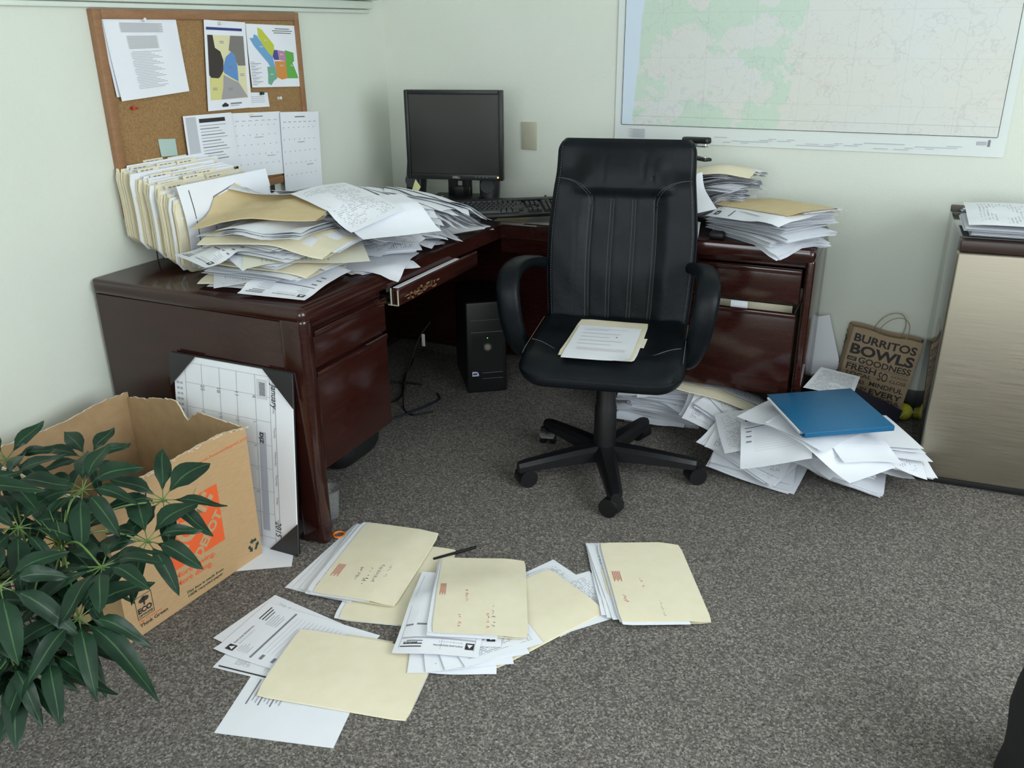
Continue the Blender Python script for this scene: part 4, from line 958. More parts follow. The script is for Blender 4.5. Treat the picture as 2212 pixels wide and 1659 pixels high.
# ------------------------------------------------------------------ the heap on the desk run under the corkboard
k_ = (GD.X < -2.005) & (GD.Y > 1.95) & (GD.Y < 2.42); GD.z[k_] = np.maximum(GD.z[k_], .93)
rng = random.Random(42)
HG = 'papers of the heap on the desk run under the corkboard'
def heap_doc(x, y, d, th, **k): return drop_doc(GD, x, y, d, *rng.choice([LT, LT, LG]), th, max(4, int(th/.0016)), rng, k.pop('label', 'stapled papers buried in the heap on the desk under the corkboard'), group=k.pop('group', 'buried paper bundles of the corkboard-side heap'), **k)
def heap_fold(x, y, d, th, **k): return drop_folder(GD, x, y, d, th, max(4, int(th/.002)), rng, k.pop('label', 'stuffed folder buried in the heap on the desk under the corkboard'), group=k.pop('group', 'buried folders of the corkboard-side heap'), **k)
def heap_sheet(x, y, d, sz=LT, mat=None, **k): return drop_sheet(GD, x, y, d, *sz, mat or rng.choice(PAPERS), k.pop('label', 'loose sheet in the heap on the desk under the corkboard'), group=k.pop('group', HG), **k)
def front_row(n, ylo, yhi):
    for q in range(n):
        x = rng.uniform(-1.86, -1.615); y = rng.uniform(ylo, yhi); d = rng.gauss(90, 20) if rng.random() < .6 else rng.uniform(60, 125)
        if rng.random() < .45: heap_fold(x, y, d, rng.uniform(.007, .014))
        else: heap_doc(x, y, d, rng.uniform(.006, .013), jit=.007)
        heap_sheet(x+rng.uniform(-.05, .05), y+rng.uniform(-.03, .03), d+rng.gauss(0, 25))
for q in range(16):                       # the low far part, towards the keyboard
    x, y = rng.uniform(-1.74, -1.585), (2.36, 2.48, 2.60, 2.70)[q % 4]+rng.uniform(-.03, .03)
    if high(GD, x, y) > (.812 if y < 2.6 else .785): continue
    heap_doc(x, y, rng.uniform(35, 145), rng.uniform(.007, .012), jit=.010)
    heap_sheet(x+rng.uniform(-.03, .09), y+rng.uniform(-.06, .06), rng.uniform(0, 180))
CREAMP = noisy('cream_paper', (.74, .73, .60), (.77, .76, .64), 8, .8)
def core(n, y, ztop):
    for q in range(n):
        if high(GD, -1.73, y+.01) > ztop: break
        x = -1.735+rng.gauss(0, .020); d = 91+rng.gauss(0, 7); th = rng.uniform(.008, .012)
        if q % 2: heap_fold(x, y+rng.gauss(0, .008), d, th, curl=lift_end('v1', .008, .4) if rng.random() < .4 else None)
        else: heap_doc(x, y+rng.gauss(0, .008), d, th, jit=.008)
        if rng.random() < .9: heap_sheet(x+rng.uniform(-.06, .09), y-rng.uniform(-.005, .025), 90+rng.gauss(0, 22), curl=lift_corner(rng.randrange(4), .008, .35))
core(6, 2.005, .776)
heap_sheet(-1.622, 1.985, 187, LT, WHITE, label='letterhead form lying low on the heap near the desk corner', group=None, it=14, print_=lambda mb, s: form_print(mb, s), nu=14, nv=18)
core(2, 2.02, .80)
core(6, 2.03, .835)
heap_sheet(-1.625, 2.045, 130, LG, CREAMP, label='cream sheet pointing out of the heap face over the desk corner', group=None, it=20, print_=lambda mb, s: [s.rect(mb, .1, .85-.035*k, .8-.1*(k % 3), .855-.035*k, INKLIGHT, 3) for k in range(16)])
core(2, 2.045, .85)
heap_sheet(-1.845, 1.985, 157, LT, WHITE, label='letterhead form sloping down the heap face beside the folder row', group=None, it=24, print_=lambda mb, s: form_print(mb, s), nu=14, nv=18)
core(3, 2.055, .868)
heap_fold(-1.715, 2.045, 97, .010, label='cream folder whose long edge shows midway up the face of the heap', group=None, w=.241, h=.42)
heap_doc(-1.73, 2.055, 98, .014, label='white bundle with crumpled blue-shaded pages under the tan envelope', group=None, curl=wave(.014, 3, 9, 1), jit=.014)
for q in range(16): heap_sheet(rng.uniform(-1.76, -1.55), rng.uniform(2.28, 2.66), rng.uniform(0, 180), curl=lift_corner(q % 4, .014, .4) if q % 3 == 0 else None)
for q in range(7): heap_sheet(rng.uniform(-2.06, -1.86), rng.uniform(2.66, 3.0), rng.uniform(0, 180), it=14)
drop_folder(GD, -1.805, 2.125, 106, .010, 5, rng, 'big tan envelope curving up over the top of the heap', mat=TAN, w=.27, h=.40, it=12, curl=lift_end('u1', .04, .8), tabs=False, eps=.012, stick=.003)
heap_sheet(-1.845, 2.30, 98, LG, TEXTL, label='pale sheet bending over the heap top against the folder row', group=None, it=12, curl=lift_end('u1', .015))
heap_sheet(-1.72, 2.42, 112, (.28, .43), TEXTL, label='long typed sheet fanned across the heap top behind the tan envelope', group=None, it=12)
heap_sheet(-1.84, 2.70, 78, (.28, .40), TEXTL, label='large faintly typed sheet sagging at the far end of the heap', group=None, it=12)
drop_folder(GD, -1.64, 2.48, 122, .004, 3, rng, 'thin manila folder lying open-edged between sheets towards the keyboard', it=12)
heap_sheet(-1.575, 2.40, 124, LG, FORMP, label='white ruled form lying along the heap towards the pencil drawer', group=None, it=12)
heap_sheet(-1.60, 2.56, 40, LT, CALP, label='grid-printed sheet in the heap nearest the keyboard', group=None, it=12)
for k in range(7): heap_sheet(-1.545+.006*k, 2.36+.055*k, 120+11*k, LT, rng.choice([WHITE, TEXTL]), it=8, curl=lift_corner(k % 4, .008, .4))
for k in range(6): heap_sheet(-1.545+.008*k, 2.44+.05*k, 40+27*k, LT, rng.choice([WHITE, TEXTL]), it=6)
heap_sheet(-1.49, 2.27, 155, LT, WHITE, label='curled white sheet drooping over the desk edge by the pencil drawer', group=None, it=3, curl=wave(.008, 4, 2, 0))
heap_sheet(-1.60, 2.24, 75, LT, TEXTL, label='sheet sliding down the heap face toward the pencil drawer', group=None, it=12)

# ------------------------------------------------------------------ two stacks on the desk run under the wall map
GR = Ground(-1.2, 2.8, -.15, 3.62, lambda X, Y: np.where((Y > DY1+.006) & (X < DXR-.006) & (Y < 3.47), .7505, .62), .0065)
rng = random.Random(7)
SB, SF = 'bundles of the taller stack under the wall map', 'bundles of the lower stack at the desk end'
for q in range(6):
    drop_doc(GR, -.455+rng.gauss(0, .010), 3.165+rng.gauss(0, .010), 52+rng.gauss(0, 4), .225, .35, .0125, 9, rng, 'paper bundle in the lower stack at the desk end', group=SF, jit=.008, flare=lambda u, v: .4*(1-v))
drop_sheet(GR, -.475, 3.115, 54, *LG, WHITE, 'letterhead sheet hanging over the desk edge from the lower stack', print_=lambda mb, s: form_print(mb, s, *LG, full=False), it=8)
drop_folder(GR, -.445, 3.180, 52, .008, 5, rng, 'tan folder topping the lower stack at the desk end', mat=TAN, it=14)
for q in range(14):
    if high(GR, -.75, 3.37) > .925: break
    w, h = LT if q % 3 else LG
    drop_doc(GR, -.735+rng.gauss(0, .018), 3.362+rng.gauss(0, .008), 90+rng.gauss(0, 9), w, h, rng.uniform(.012, .019), 9, rng, 'paper bundle in the taller stack under the wall map', group=SB, jit=.009, curl=lift_end('v0', -.008, .3), flare=lambda u, v: .25*(1-v))
    if q % 2: drop_sheet(GR, -.72+rng.gauss(0, .02), 3.345+rng.gauss(0, .015), 90+rng.gauss(0, 14), *LT, rng.choice(PAPERS), 'loose sheet jutting from the taller stack under the wall map', group='sheets of the taller stack under the wall map')
drop_folder(GR, -.705, 3.345, 84, .014, 7, rng, 'manila folder topping the taller stack under the wall map', w=.241, h=.34, it=10, curl=lift_end('v0', -.012, .4))
for q in range(3): drop_sheet(GR, -.80+.03*q, 3.10, 20*q-10, .15, .20, WHITE, 'white sheet slipping off the taller stack towards the office chair', group='sheets slipping off the taller stack')
st_z = float(GR.at(np.array([-.70]), np.array([3.33]), 12)[0])
sp_ = thing('stapler', 'black and chrome stapler lying open-jawed on the taller paper stack', 'stapler', (-.775, 3.36, st_z+.002), radians(-38))
MB().box((-.09, -.018, 0), (.060, .018, .012), BLACKPL, .004).box((.030, -.014, .012), (.056, .014, .018), CHROME, .002).build('base', sp_)
mb = MB(); mb.box((-.09, -.016, .010), (-.06, .016, .05), BLACKPL, .006); mx = Matrix.Translation((-.08, 0, .042)) @ Matrix.Rotation(radians(-4), 4, 'Y')
mb.box((0, -.010, 0), (.130, .010, .014), CHROME, .002, 2, mx).box((-.01, -.015, .012), (.138, .015, .036), BLACKPL, .008, 3, mx); mb.build('arm', sp_)
tag(MB().box((-.655, 3.075, .7505), (-.600, 3.125, .776), BLACKMATT, .012, 3).build('black_pouch', origin=(-.63, 3.1, .7505)), 'small black pouch on the desk edge between the two paper stacks', 'pouch')


# ------------------------------------------------------------------ paper piles on the carpet
GF = Ground(-1.75, .9, .30, 3.56, 0.0005, .0065)
rng = random.Random(9)
PA, PB_, PC = 'bundles of the pile under the desk pedestal', 'bundles of the middle pile beside the chair caster', 'bundles of the big pile under the blue binder'
def pile(n, cx, cy, sx_, sy_, d0, dd, th, lab, grp, sheets, slab, sgrp, lim, hang=0.):
    for q in range(n):
        if high(GF, cx, cy) > lim: break
        x, y = cx+rng.gauss(0, sx_), cy+rng.gauss(0, sy_); d = d0+rng.gauss(0, dd)
        drop_doc(GF, x, y, d, *(LT if rng.random() < .6 else LG), th*rng.uniform(.8, 1.2), 8, rng, lab, group=grp, jit=.009, it=9, curl=lift_end('v0', -hang, .3) if hang and q > 2 else None)
        if rng.random() < sheets: drop_sheet(GF, x+rng.gauss(0, .02), y+rng.gauss(0, .02), d+rng.gauss(0, 14), *LT, rng.choice(PAPERS), slab, group=sgrp, it=7)
pile(20, -.79, 3.165, .012, .010, 92, 5, .014, 'paper bundle in the pile under the desk pedestal', PA, .5, 'loose sheet in the pile under the desk pedestal', 'sheets of the pile under the desk pedestal', .165)
pile(16, -.465, 3.025, .014, .010, 84, 8, .013, 'paper bundle in the middle pile beside the chair caster', PB_, .6, 'loose sheet in the middle pile beside the chair caster', 'sheets of the middle pile beside the chair caster', .135)
drop_folder(GF, -.56, 3.13, 98, .004, 2, rng, 'yellowish folder lying over the pile tops under the desk pedestal', it=12)
pile(9, -.385, 2.855, .02, .014, 72, 12, .010, 'paper bundle in the big pile under the blue binder', PC, .8, 'loose sheet in the big pile under the blue binder', 'sheets of the big pile under the blue binder', .13)
pile(20, -.17, 2.90, .026, .018, 112, 12, .013, 'paper bundle in the big pile under the blue binder', PC, .8, 'loose sheet in the big pile under the blue binder', 'sheets of the big pile under the blue binder', .165)
for q in range(5):
    drop_doc(GF, -.075+rng.gauss(0, .014), 2.875+rng.gauss(0, .012), 122+rng.gauss(0, 7), *LG, .008, 6, rng, 'curling bundle spilling down the fridge side of the big pile', cat='paper stack', group='curling bundles spilling down the fridge side', it=6, jit=.012)
    drop_sheet(GF, -.06+rng.gauss(0, .02), 2.86+rng.gauss(0, .015), 125+rng.gauss(0, 10), *LG, rng.choice(PAPERS), 'loose sheet spilling down the fridge side of the big pile', group='sheets spilling down the fridge side', it=5)
drop_sheet(GF, -.40, 2.83, 20, *LT, TEXTL, 'white sheet sloping off the big pile towards the chair caster', it=10)
drop_sheet(GF, -.31, 2.745, 12, *LT, WHITE, 'letterhead form on the slope of the big pile facing the room', it=12, print_=lambda mb, s: form_print(mb, s))
drop_sheet(GF, -.14, 2.74, 56, *LG, WHITE, 'long white sheet sliding off the front of the big pile onto the carpet', it=14, print_=lambda mb, s: form_print(mb, s, *LG))
drop_sheet(GF, -.085, 2.79, 40, *LT, WHITE, 'letterhead sheet lying just below the binder edge', it=12, print_=lambda mb, s: form_print(mb, s))
drop_sheet(GF, -.24, 2.80, 60, *LG, WHITE, 'white sheet under the open side of the blue binder', it=16)
# dark navy board and grey printed sheet behind the binder, leaning on the pile
zt = float(GF.at(np.array([-.16]), np.array([2.83]), 12)[0])
# blue binder
bd = thing('ring_binder', 'blue vinyl binder lying on the big paper pile beside the paper bag', 'binder', (-.158, 2.835, zt+.004), radians(32)); bd.rotation_euler = (radians(2), radians(-1), radians(32))
mb = MB(); mb.box((-.155, -.145, .015), (.150, .145, .018), BLUEV, .0018); mb.build('front_cover', bd)
mb = MB(); mb.box((-.155, -.145, 0), (.150, .145, .003), BLUEV, .0018); mb.build('back_cover', bd)
MB().box((-.150, -.150, 0), (.150, -.144, .018), BLUEV, .002).build('spine', bd)
mb = MB()
for q in range(12): mb.box((-.158+rng.uniform(-.003, .003), -.125, .0035+.0009*q), (.120+rng.uniform(-.003, .003), .13, .0042+.0009*q), WHITE)
mb.build('papers', bd)
# grey printed sheet and navy folder propped between pile and bag
def prop(name, c, t, mat, lab, cat, print_=None):
    c = [V3(p) for p in c]; P = np.array([[(c[0]*(1-u)+c[3]*u)*(1-v)+(c[1]*(1-u)+c[2]*u)*v for v in np.linspace(0, 1, 8)] for u in np.linspace(0, 1, 8)])
    n = np.cross(c[3]-c[0], c[1]-c[0]); n /= np.linalg.norm(n); mb = MB(); mb.grid((P, P-n*t), mat)
    if print_: print_(mb, Surf(P))
    return tag(mb.build(name, origin=tuple(c[0])), lab, cat)
prop('navy_folder', [(-.215, 3.075, .16), (-.165, 3.335, .195), (.075, 3.345, .10), (.035, 3.085, .06)], .004, NAVY, 'dark navy folder sloping between the big pile and the paper bag', 'folder')
prop('paper_sheet', [(-.27, 3.09, .235), (-.235, 3.33, .235), (-.09, 3.31, .225), (-.10, 3.09, .225)], .0006, TEXTP, 'grey printed sheet lying behind the blue binder at the desk end panel', 'paper')
# white sheet standing in the gap between the desk end and the wall
e1 = V3((-.952, 0, -.306)); e2 = V3((-.306, 0, .952)); c0 = V3((-.170, 3.505, .170))
cs = [c0+e1*.36, c0+e1*.36+e2*.235, c0+e2*.235, c0]
prop('paper_sheet', [tuple(p) for p in cs], .0008, WHITE, 'big white sheet standing askew between the desk end and the wall', 'paper')

# ------------------------------------------------------------------ paper carrier bag
bg = thing('paper_bag', 'brown paper carrier bag with bold black lettering leaning by the fridge', 'paper bag', (.062, 3.445, .003)); bg.rotation_euler = (radians(-2), radians(7.4), radians(-3))
bw, bh, bdp = .252, .335, .085
mb = MB(); P = np.array([[(-bw+bw*u, -.004*sin(pi*u)*sin(pi*v*.9)-.002*sin(7*u+5*v), bh*v+(.004*sin(9*u) if v == 1 else 0)) for v in np.linspace(0, 1, 10)] for u in np.linspace(0, 1, 12)])
mb.grid((P, P+np.array([0, .0012, 0])), KRAFT); sf = Surf(P); Wd, Hd = bw, bh
def bt(s, u0, u1, v, h, bold=.02, mat=INK, **k): sf.text(mb, s, u0, v, h, Wd, Hd, mat, width=(u1-u0)*Wd, bold=bold, **k)
bt('BURRITOS', .05, .96, .845, .029, .028); bt('BOWLS', .04, .97, .695, .038, .035)
sf.rect(mb, .03, .605, .17, .655, INK, 3); sf.text(mb, 'AND', .045, .615, .010, Wd, Hd, KRAFT, width=.026, bold=.02, shear=.1)
bt('GOODNESS', .20, .97, .600, .023, .022)
for v in (.585, .575, .465): sf.rect(mb, .04, v, .96, v+.003, INK, 6)
bt('FRESH', .05, .50, .500, .023, .025); bt('SO', .54, .68, .455, .034, .012); bt('GOOD', .72, .96, .525, .011, .0); bt('CLOSE', .72, .96, .462, .013, .005)
bt('LOCAL', .08, .46, .432, .015, .01); bt('SUSTAINABLE', .02, .38, .355, .014, .02); bt('MINDFUL', .45, .95, .360, .018, .018)
bt('IN', .34, .43, .290, .010, .02); bt('EVERY', .48, .96, .265, .021, .025); bt('MOUTHFUL', .40, .96, .205, .014, .02)
mb.build('front_panel', bg)
mb = MB(); P2 = P.copy(); P2[..., 1] = bdp-.02*np.linspace(0, 1, 10)[None, :]; P2[..., 0] -= .020*np.linspace(1, 0, 12)[:, None]; mb.grid((P2, P2-np.array([0, .0012, 0])), KRAFT); mb.build('back_panel', bg)
rngb = random.Random(2)
for sx_ in (0, 1):
    mb = MB(); i = 0 if sx_ == 0 else -1; mid_ = (P[i]+P2[i])/2+np.array([(.022 if sx_ == 0 else -.022), 0, 0])*np.linspace(.2, 1, 10)[:, None]*(-1 if sx_ == 0 else 1)*(.6)
    Q = np.stack([P[i]+np.array([0, .001, 0]), mid_, P2[i]-np.array([0, .001, 0])], 0); mb.grid((Q, Q+np.array([.001, 0, 0])), KRAFT)
    if sx_ == 0:
        for q in range(26): Surf(Q).rect(mb, rngb.uniform(.05, .8), rngb.uniform(.05, .9), rngb.uniform(.1, .95), rngb.uniform(.05, .95), INK, 2, .0012) if q % 9 == 0 else Surf(Q).rect(mb, *(lambda a, b: (a, b, a+.1, b+.03))(rngb.uniform(.05, .85), rngb.uniform(.05, .9)), INK, 1, -.0022)
    mb.build('gusset', bg)
MB().box((-bw+.003, .002, .001), (-.003, bdp-.004, .003), KRAFT).build('bottom', bg)
for y, z0, lean in ((.004, 0, .012), (bdp-.024, 0, -.006)):
    pts = [(-bw*.5+.052*cos(pi-pi*k/16)+.02*sin(pi*k/16)+lean, y-.01*sin(pi*k/16), bh-.012+.092*sin(pi*k/16)**.8) for k in range(17)]
    MB().tube(pts, .0017, KRAFT, 7).build('handle', bg)
mb = MB(); n = 24; mb.lathe([(.033*sin(pi*i/14)+1e-4, .033-.033*cos(pi*i/14)) for i in range(15)], TENNIS, 24)
mb.tube([(.0335*cos(a), .0335*sin(a)*cos(.5*sin(2*a)), .033+.0335*sin(a)*sin(.8*sin(2*a))*.9) for a in np.linspace(0, 2*pi, 40)[:-1]], .0012, WHITEPR, 5, True)
tag(mb.build('tennis_ball', loc=(.083, 3.505, .0)), 'yellow tennis ball on the floor between the paper bag and the fridge', 'ball')

# ------------------------------------------------------------------ small fridge
FRY = radians(3.4)
fr = thing('mini_fridge', 'small brushed-steel-front fridge against the wall beside the paper bag', 'fridge', (.142, 2.962, 0), FRY)
mb = MB(); mb.box((.003, .055, .02), (.487, .50, .842), FRSIDE, .006).box((.02, .08, 0), (.06, .12, .02), BLACKMATT).box((.42, .08, 0), (.46, .12, .02), BLACKMATT).box((.02, .42, 0), (.06, .46, .02), BLACKMATT).box((.42, .42, 0), (.46, .46, .02), BLACKMATT); mb.build('cabinet', fr)
mb = MB(); mb.box((0, 0, .030), (.49, .048, .800), STEEL, .007, 3); mb.build('door', fr)
MB().box((.004, .010, .802), (.486, .056, .838), DARKBROWN, .004).build('top_rail', fr)
MB().box((.004, .012, .006), (.486, .06, .026), BLACKMATT, .003).build('kick_plate', fr)
mb = MB(); mb.box((.012, .046, .03), (.478, .056, .80), BLACKMATT); mb.build('door_seal', fr)
GT = Ground(.0, 2.8, .85, 3.6, .8425, .01); rng = random.Random(4)
def fl(x, y): c_, s_ = cos(FRY), sin(FRY); return (.142+x*c_-y*s_, 2.962+x*s_+y*c_)
for q, (x, y, d, th) in enumerate(((.23, .17, 93, .014), (.22, .16, 92, .010), (.24, .33, 94, .014), (.25, .20, 96, .008))):
    cx, cy = fl(x, y); drop_doc(GT, cx, cy, d, .25, .40, th, 5, rng, 'paper bundle lying flat on top of the fridge', group='paper bundles on the fridge', jit=.006)
cx, cy = fl(.23, .17); drop_sheet(GT, cx, cy, 93, .28, .42, TEXTL, 'faintly printed sheet lying uppermost on the fridge')
tag(MB().box((.116, 3.42, .8425), (.160, 3.46, .862), colr('dark_block', (.10, .085, .07)), .003).build('black_block', origin=(.137, 3.455, .8425)), 'small brown block at the back corner of the fridge top', 'block')

# ------------------------------------------------------------------ cardboard box
ba = math.atan2(.470, .034)
bx_ = thing('cardboard_box', 'open cardboard moving box with orange logo beside the desk end', 'box', (-1.653, 1.225, .002), ba)   # local x along the printed side, local y into the box
BWd, BDp = .471, .49
def torn(n, f, amp, r_): return [(i/(n-1), f(i/(n-1))+r_.gauss(0, amp)) for i in range(n)]
def panel(name, o, ex, dep, L, f, seed, inside=False):
    r_ = random.Random(seed); top = torn(40, f, .0016, r_); mb = MB()
    poly = [(0, 0), (L, 0)]+[(u*L, z) for u, z in top[::-1]]; outm, inm = CARD, CARDIN
    a = [V3(o)+V3(ex)*p[0]+V3((0, 0, p[1])) for p in poly]; b2 = [p+V3(dep) for p in a]; n = len(poly)
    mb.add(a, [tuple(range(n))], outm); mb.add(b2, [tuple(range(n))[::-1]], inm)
    for i in range(n):
        j = (i+1) % n; mb.add([a[i], b2[i], b2[j], a[j]], [(0, 1, 2, 3)], CARDRAW if i >= 1 and i < n-1 else CARD)
    for k in range(26):   # torn liner fibres along the rim
        u, z = top[r_.randrange(40)]; p = V3(o)+V3(ex)*u*L+V3((0, 0, z)); q = V3(ex)*r_.uniform(.006, .022)+V3((0, 0, -r_.uniform(.001, .006)))
        nn = -V3(dep)/np.linalg.norm(dep)*.0008; mb.add([p+nn, p+q+nn, p+q*.5+nn+V3((0, 0, -.005))], [(0, 1, 2)], CARDRAW)
    return mb
mb = panel('printed_panel', (0, 0, 0), (1, 0, 0), (0, .005, 0), BWd, lambda u: .428-.004*sin(6*u)-.012*max(0, u-.8)/.2+.004*(u < .15), 1)
ob, ebx, ebz = (0, 0, 0), (1, 0, 0), (0, 0, 1)
def btxt(s, x, z, h, mat, w=None, **k): mb.text(s, (x, 0, z), ebx, ebz, h, mat, w, **k)
mb.rect(.161, .120, .343, .298, ob, ebx, ebz, ORANGE, .0008)
def diag(s, cx, cz, h, w, bold):
    c_ = cos(radians(45)); mb.text(s, (cx, 0, cz), (c_, 0, c_), (-c_, 0, c_), h, CARD, w, 'C', bold, 0, .0016)
diag('THE', .205, .255, .026, .085, .05); diag('HOME', .256, .205, .062, .190, .05); diag('DEPOT', .300, .158, .028, .135, .05)
btxt('www.homedepot.com', .279, .380, .0085, ORANGE, .205)
btxt('MEDIUM', .060, .364, .015, INK, .066, bold=.03, shear=.2); btxt('MEDIANA', .063, .339, .015, INK, .078, bold=.03, shear=.2)
btxt('More saving.', .163, .093, .0155, ORANGE, .140, bold=.01); btxt('More doing.', .164, .069, .0155, ORANGE, .124, bold=.01)
btxt('This box is made from', .190, .031, .0072, INKGREEN, .132, bold=.02, shear=.15); btxt('100% recycled paper', .193, .019, .0072, INKGREEN, .126, bold=.02, shear=.15)
for a, b_, c_, d_ in ((.034, .048, .0355, .112), (.084, .048, .0855, .112), (.034, .048, .0855, .0495), (.034, .1105, .0855, .112)): mb.rect(a, b_, c_, d_, ob, ebx, ebz, INK, .0008)
mb.flat([(.058, .082), (.062, .082), (.063, .094), (.057, .094)], ob, ebx, ebz, INK, .0008)
for (x, z, r_) in ((.054, .098, .009), (.066, .099, .010), (.060, .104, .006)): mb.flat([(x+r_*cos(2*pi*k/14), z+r_*.7*sin(2*pi*k/14)) for k in range(14)], ob, ebx, ebz, INK, .0009)
btxt('ECO', .038, .064, .014, INK, .043, bold=.05); btxt('OPTIONS', .038, .053, .006, INK, .043, bold=.03)
btxt('My Creation', .036, .0375, .0065, ORANGE, .070); btxt('Think Green', .036, .024, .0095, INK, .088, bold=.02)
for k in range(3):   # recycling arrows
    a = 2*pi*k/3+pi/2; c2 = V3((.442, .045)); R2 = lambda p, t: (c2[0]+p[0]*cos(t)-p[1]*sin(t), c2[1]+p[0]*sin(t)+p[1]*cos(t))
    mb.flat([R2(p, a) for p in ((.009, -.013), (.018, -.013), (.018, .002), (.023, .002), (.0145, .013), (.006, .002), (.010, .002))], ob, ebx, ebz, INKGREEN, .0008)
mb.build('printed_panel', bx_)
panel('side_panel', (BWd-.001, .006, 0), (0, 1, 0), (-.005, 0, 0), BDp-.012, lambda u: .416+.012*sin(3.2*u)-.038*max(0, 1-abs(u-.46)/.09)+.020*sm((u-.48)/.05)*sm((1-u)/.5), 2).build('side_panel', bx_)
panel('side_panel', (BWd, BDp, 0), (-1, 0, 0), (0, -.005, 0), BWd, lambda u: .428-.014*u+.004*sin(9*u), 3).build('side_panel', bx_)
panel('side_panel', (.001, BDp-.006, 0), (0, -1, 0), (.005, 0, 0), BDp-.012, lambda u: .405+.006*sin(7*u), 4).build('side_panel', bx_)
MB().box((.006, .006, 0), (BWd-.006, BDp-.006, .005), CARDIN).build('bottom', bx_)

# ------------------------------------------------------------------ desk-pad calendar leaning on the desk end, sheet under it
pc = thing('desk_pad_calendar', 'large desk-pad calendar with black corners leaning against the desk end panel', 'calendar', (-1.950, 1.727, .002)); pc.rotation_euler = (radians(-6.3), 0, radians(0.5))
PW, PH = .434, .560
P = np.array([[(PW*u, -.004*sin(pi*v)*(1-u)*.8, PH*v-.010*sin(pi*u)*(v == 1)*0) for v in np.linspace(0, 1, 12)] for u in np.linspace(0, 1, 10)])
mb = MB(); mb.grid((P, P+np.array([0, .005, 0])), WHITE); s = Surf(P)
for u in (.10, .245, .40, .545, .70, .82): s.rect(mb, u, .04, u+.0035, .97, INKLIGHT, 8)
for v in (.965, .855, .72, .59, .46, .33, .20, .06): s.rect(mb, .10, v, .82, v+.0022, INKLIGHT, 6)
s.rect(mb, .86, .05, .863, .95, INKGREY, 8)
def down(t_, u, v, h, mat=INK, w=None, **k): s.text(mb, t_, u, v, h, PW, PH, mat, width=w, rot=-90, **k)
down('January', .835, .935, .020, INK, .078, shear=.25, bold=.01); down('2015', .825, .165, .020, INK, .050, shear=.2)
for t_, u in (('25', .235), ('18', .375), ('11', .53), ('4', .675)): down(t_, u, .855, .013, INKGREY)
for k in range(4):
    for q, n_ in enumerate((('26', '19', '12', '5'), ('27', '20', '13', '6'), ('28', '21', '14', '7'), ('29', '22', '15', '8'))[k]): down(n_, .235+.147*q, .715-.13*k, .012, INKLIGHT)
for k, dn in enumerate(('Sunday', 'Monday', 'Tuesday', 'Wednesday', 'Thursday', 'Friday', 'Saturday')): down(dn, .842, .955-.13*k, .0065, INKGREY)
s.rect(mb, .715, .84, .80, .945, colr('pale_box', (.62, .63, .66)), 3)
for k in range(11): s.rect(mb, .735+.004*(k % 2), .86+.0065*k, .785, .8632+.0065*k, INK, 1, .0013)
s.rect(mb, .72, .10, .775, .66, colr('lilac_strip', (.46, .48, .56)), 6); down('D|Z', .725, .655, .012, INK, .034, bold=.04)
for u0 in (.02, .05): 
    for k in range(10): s.rect(mb, u0, .84-.03*k, u0+.022, .852-.03*k, INKLIGHT, 1)
mb.build('calendar_sheets', pc)
MB().box((-.010, .006, -.001), (PW+.002, .010, PH+.005), BLACKMATT, .001).build('backing_board', pc)
VIN = new_mat('black_vinyl', (.02, .02, .022), .35)
for a, b_, (sx_, sz_) in (((-.012, PH+.006), None, (1, -1)), ((PW+.008, PH+.006), None, (-1, -1)), ((PW+.008, -.001), None, (-1, 1)), ((-.012, -.001), None, (1, 1))):
    MB().prism([(a[0], a[1]), (a[0]+sx_*.105, a[1]), (a[0], a[1]+sz_*.105)], (0, -.0075, 0), (1, 0, 0), (0, 0, 1), (0, .002, 0), VIN).build('corner_holder', pc)
GB = Ground(-2.1, 1.3, -1.3, 2.0, .0004, .02)
drop_sheet(GB, -1.640, 1.700, 33, .216, .20, WHITE, 'white sheet on the carpet poking out under the leaning desk-pad calendar', it=2)

# ------------------------------------------------------------------ folders fanned out on the carpet
rng = random.Random(13)
def scr(seed, lines, stamp=None):
    def f(mb, s):
        r_ = random.Random(seed)
        for (u, v, w, h, m_, n) in lines: scribble(mb, s, u, v, w, h, m_, n, r_, rot=pi/2, th=.004)
        if stamp:
            u, v, w, h = stamp
            for k in range(5): s.rect(mb, u+w*k/5, v, u+w*k/5+w*.09, v+h*(1-.15*(k % 2)), INKRED, 3)
    return f
drop_sheet(GF, -1.135, 1.218, 15, .279, .216, WHITE, 'letter sheet with column of small print, nearest the camera on the carpet', it=3, print_=lambda mb, s: [s.rect(mb, .10+.035*k, .44+.03*((k*5) % 3), .112+.035*k, .92-.06*((k*7) % 4), INKLIGHT if k % 3 else INKGREY, 4) for k in range(9)])
drop_sheet(GF, -1.27, 1.365, 96, *LT, LISTP, 'printed sheet showing a dark lower table under the letterhead form on the carpet', it=3, print_=lambda mb, s: [s.rect(mb, .03, .2+.0*k, .05, .96, INK, 4) for k in range(1)])
drop_sheet(GF, -1.285, 1.415, 83, *LG, TEXTL, 'white sheet directly beneath the letterhead form on the carpet', it=3)
drop_sheet(GF, -1.262, 1.402, 91, *LG, WHITE, 'letterhead form with grey bars lying beneath the closed folder on the carpet', it=3, print_=lambda mb, s: form_print(mb, s, *LG), nu=12, nv=16, curl=lift_corner(3, .006, .2))
drop_folder(GF, -1.160, 1.735, 196, .003, 2, rng, 'cream folder mostly hidden under the scribbled folder on the carpet', stick=.004)
for k in range(4): drop_sheet(GF, -1.345+.012*k, 1.765+.008*k, 2+3*k, *LG, (TEXTL, FORMP, TEXTP, FORMP)[k], 'white sheet fanning out from the folder nearest the desk leg', group='sheets fanning out from the folder nearest the desk leg', it=3)
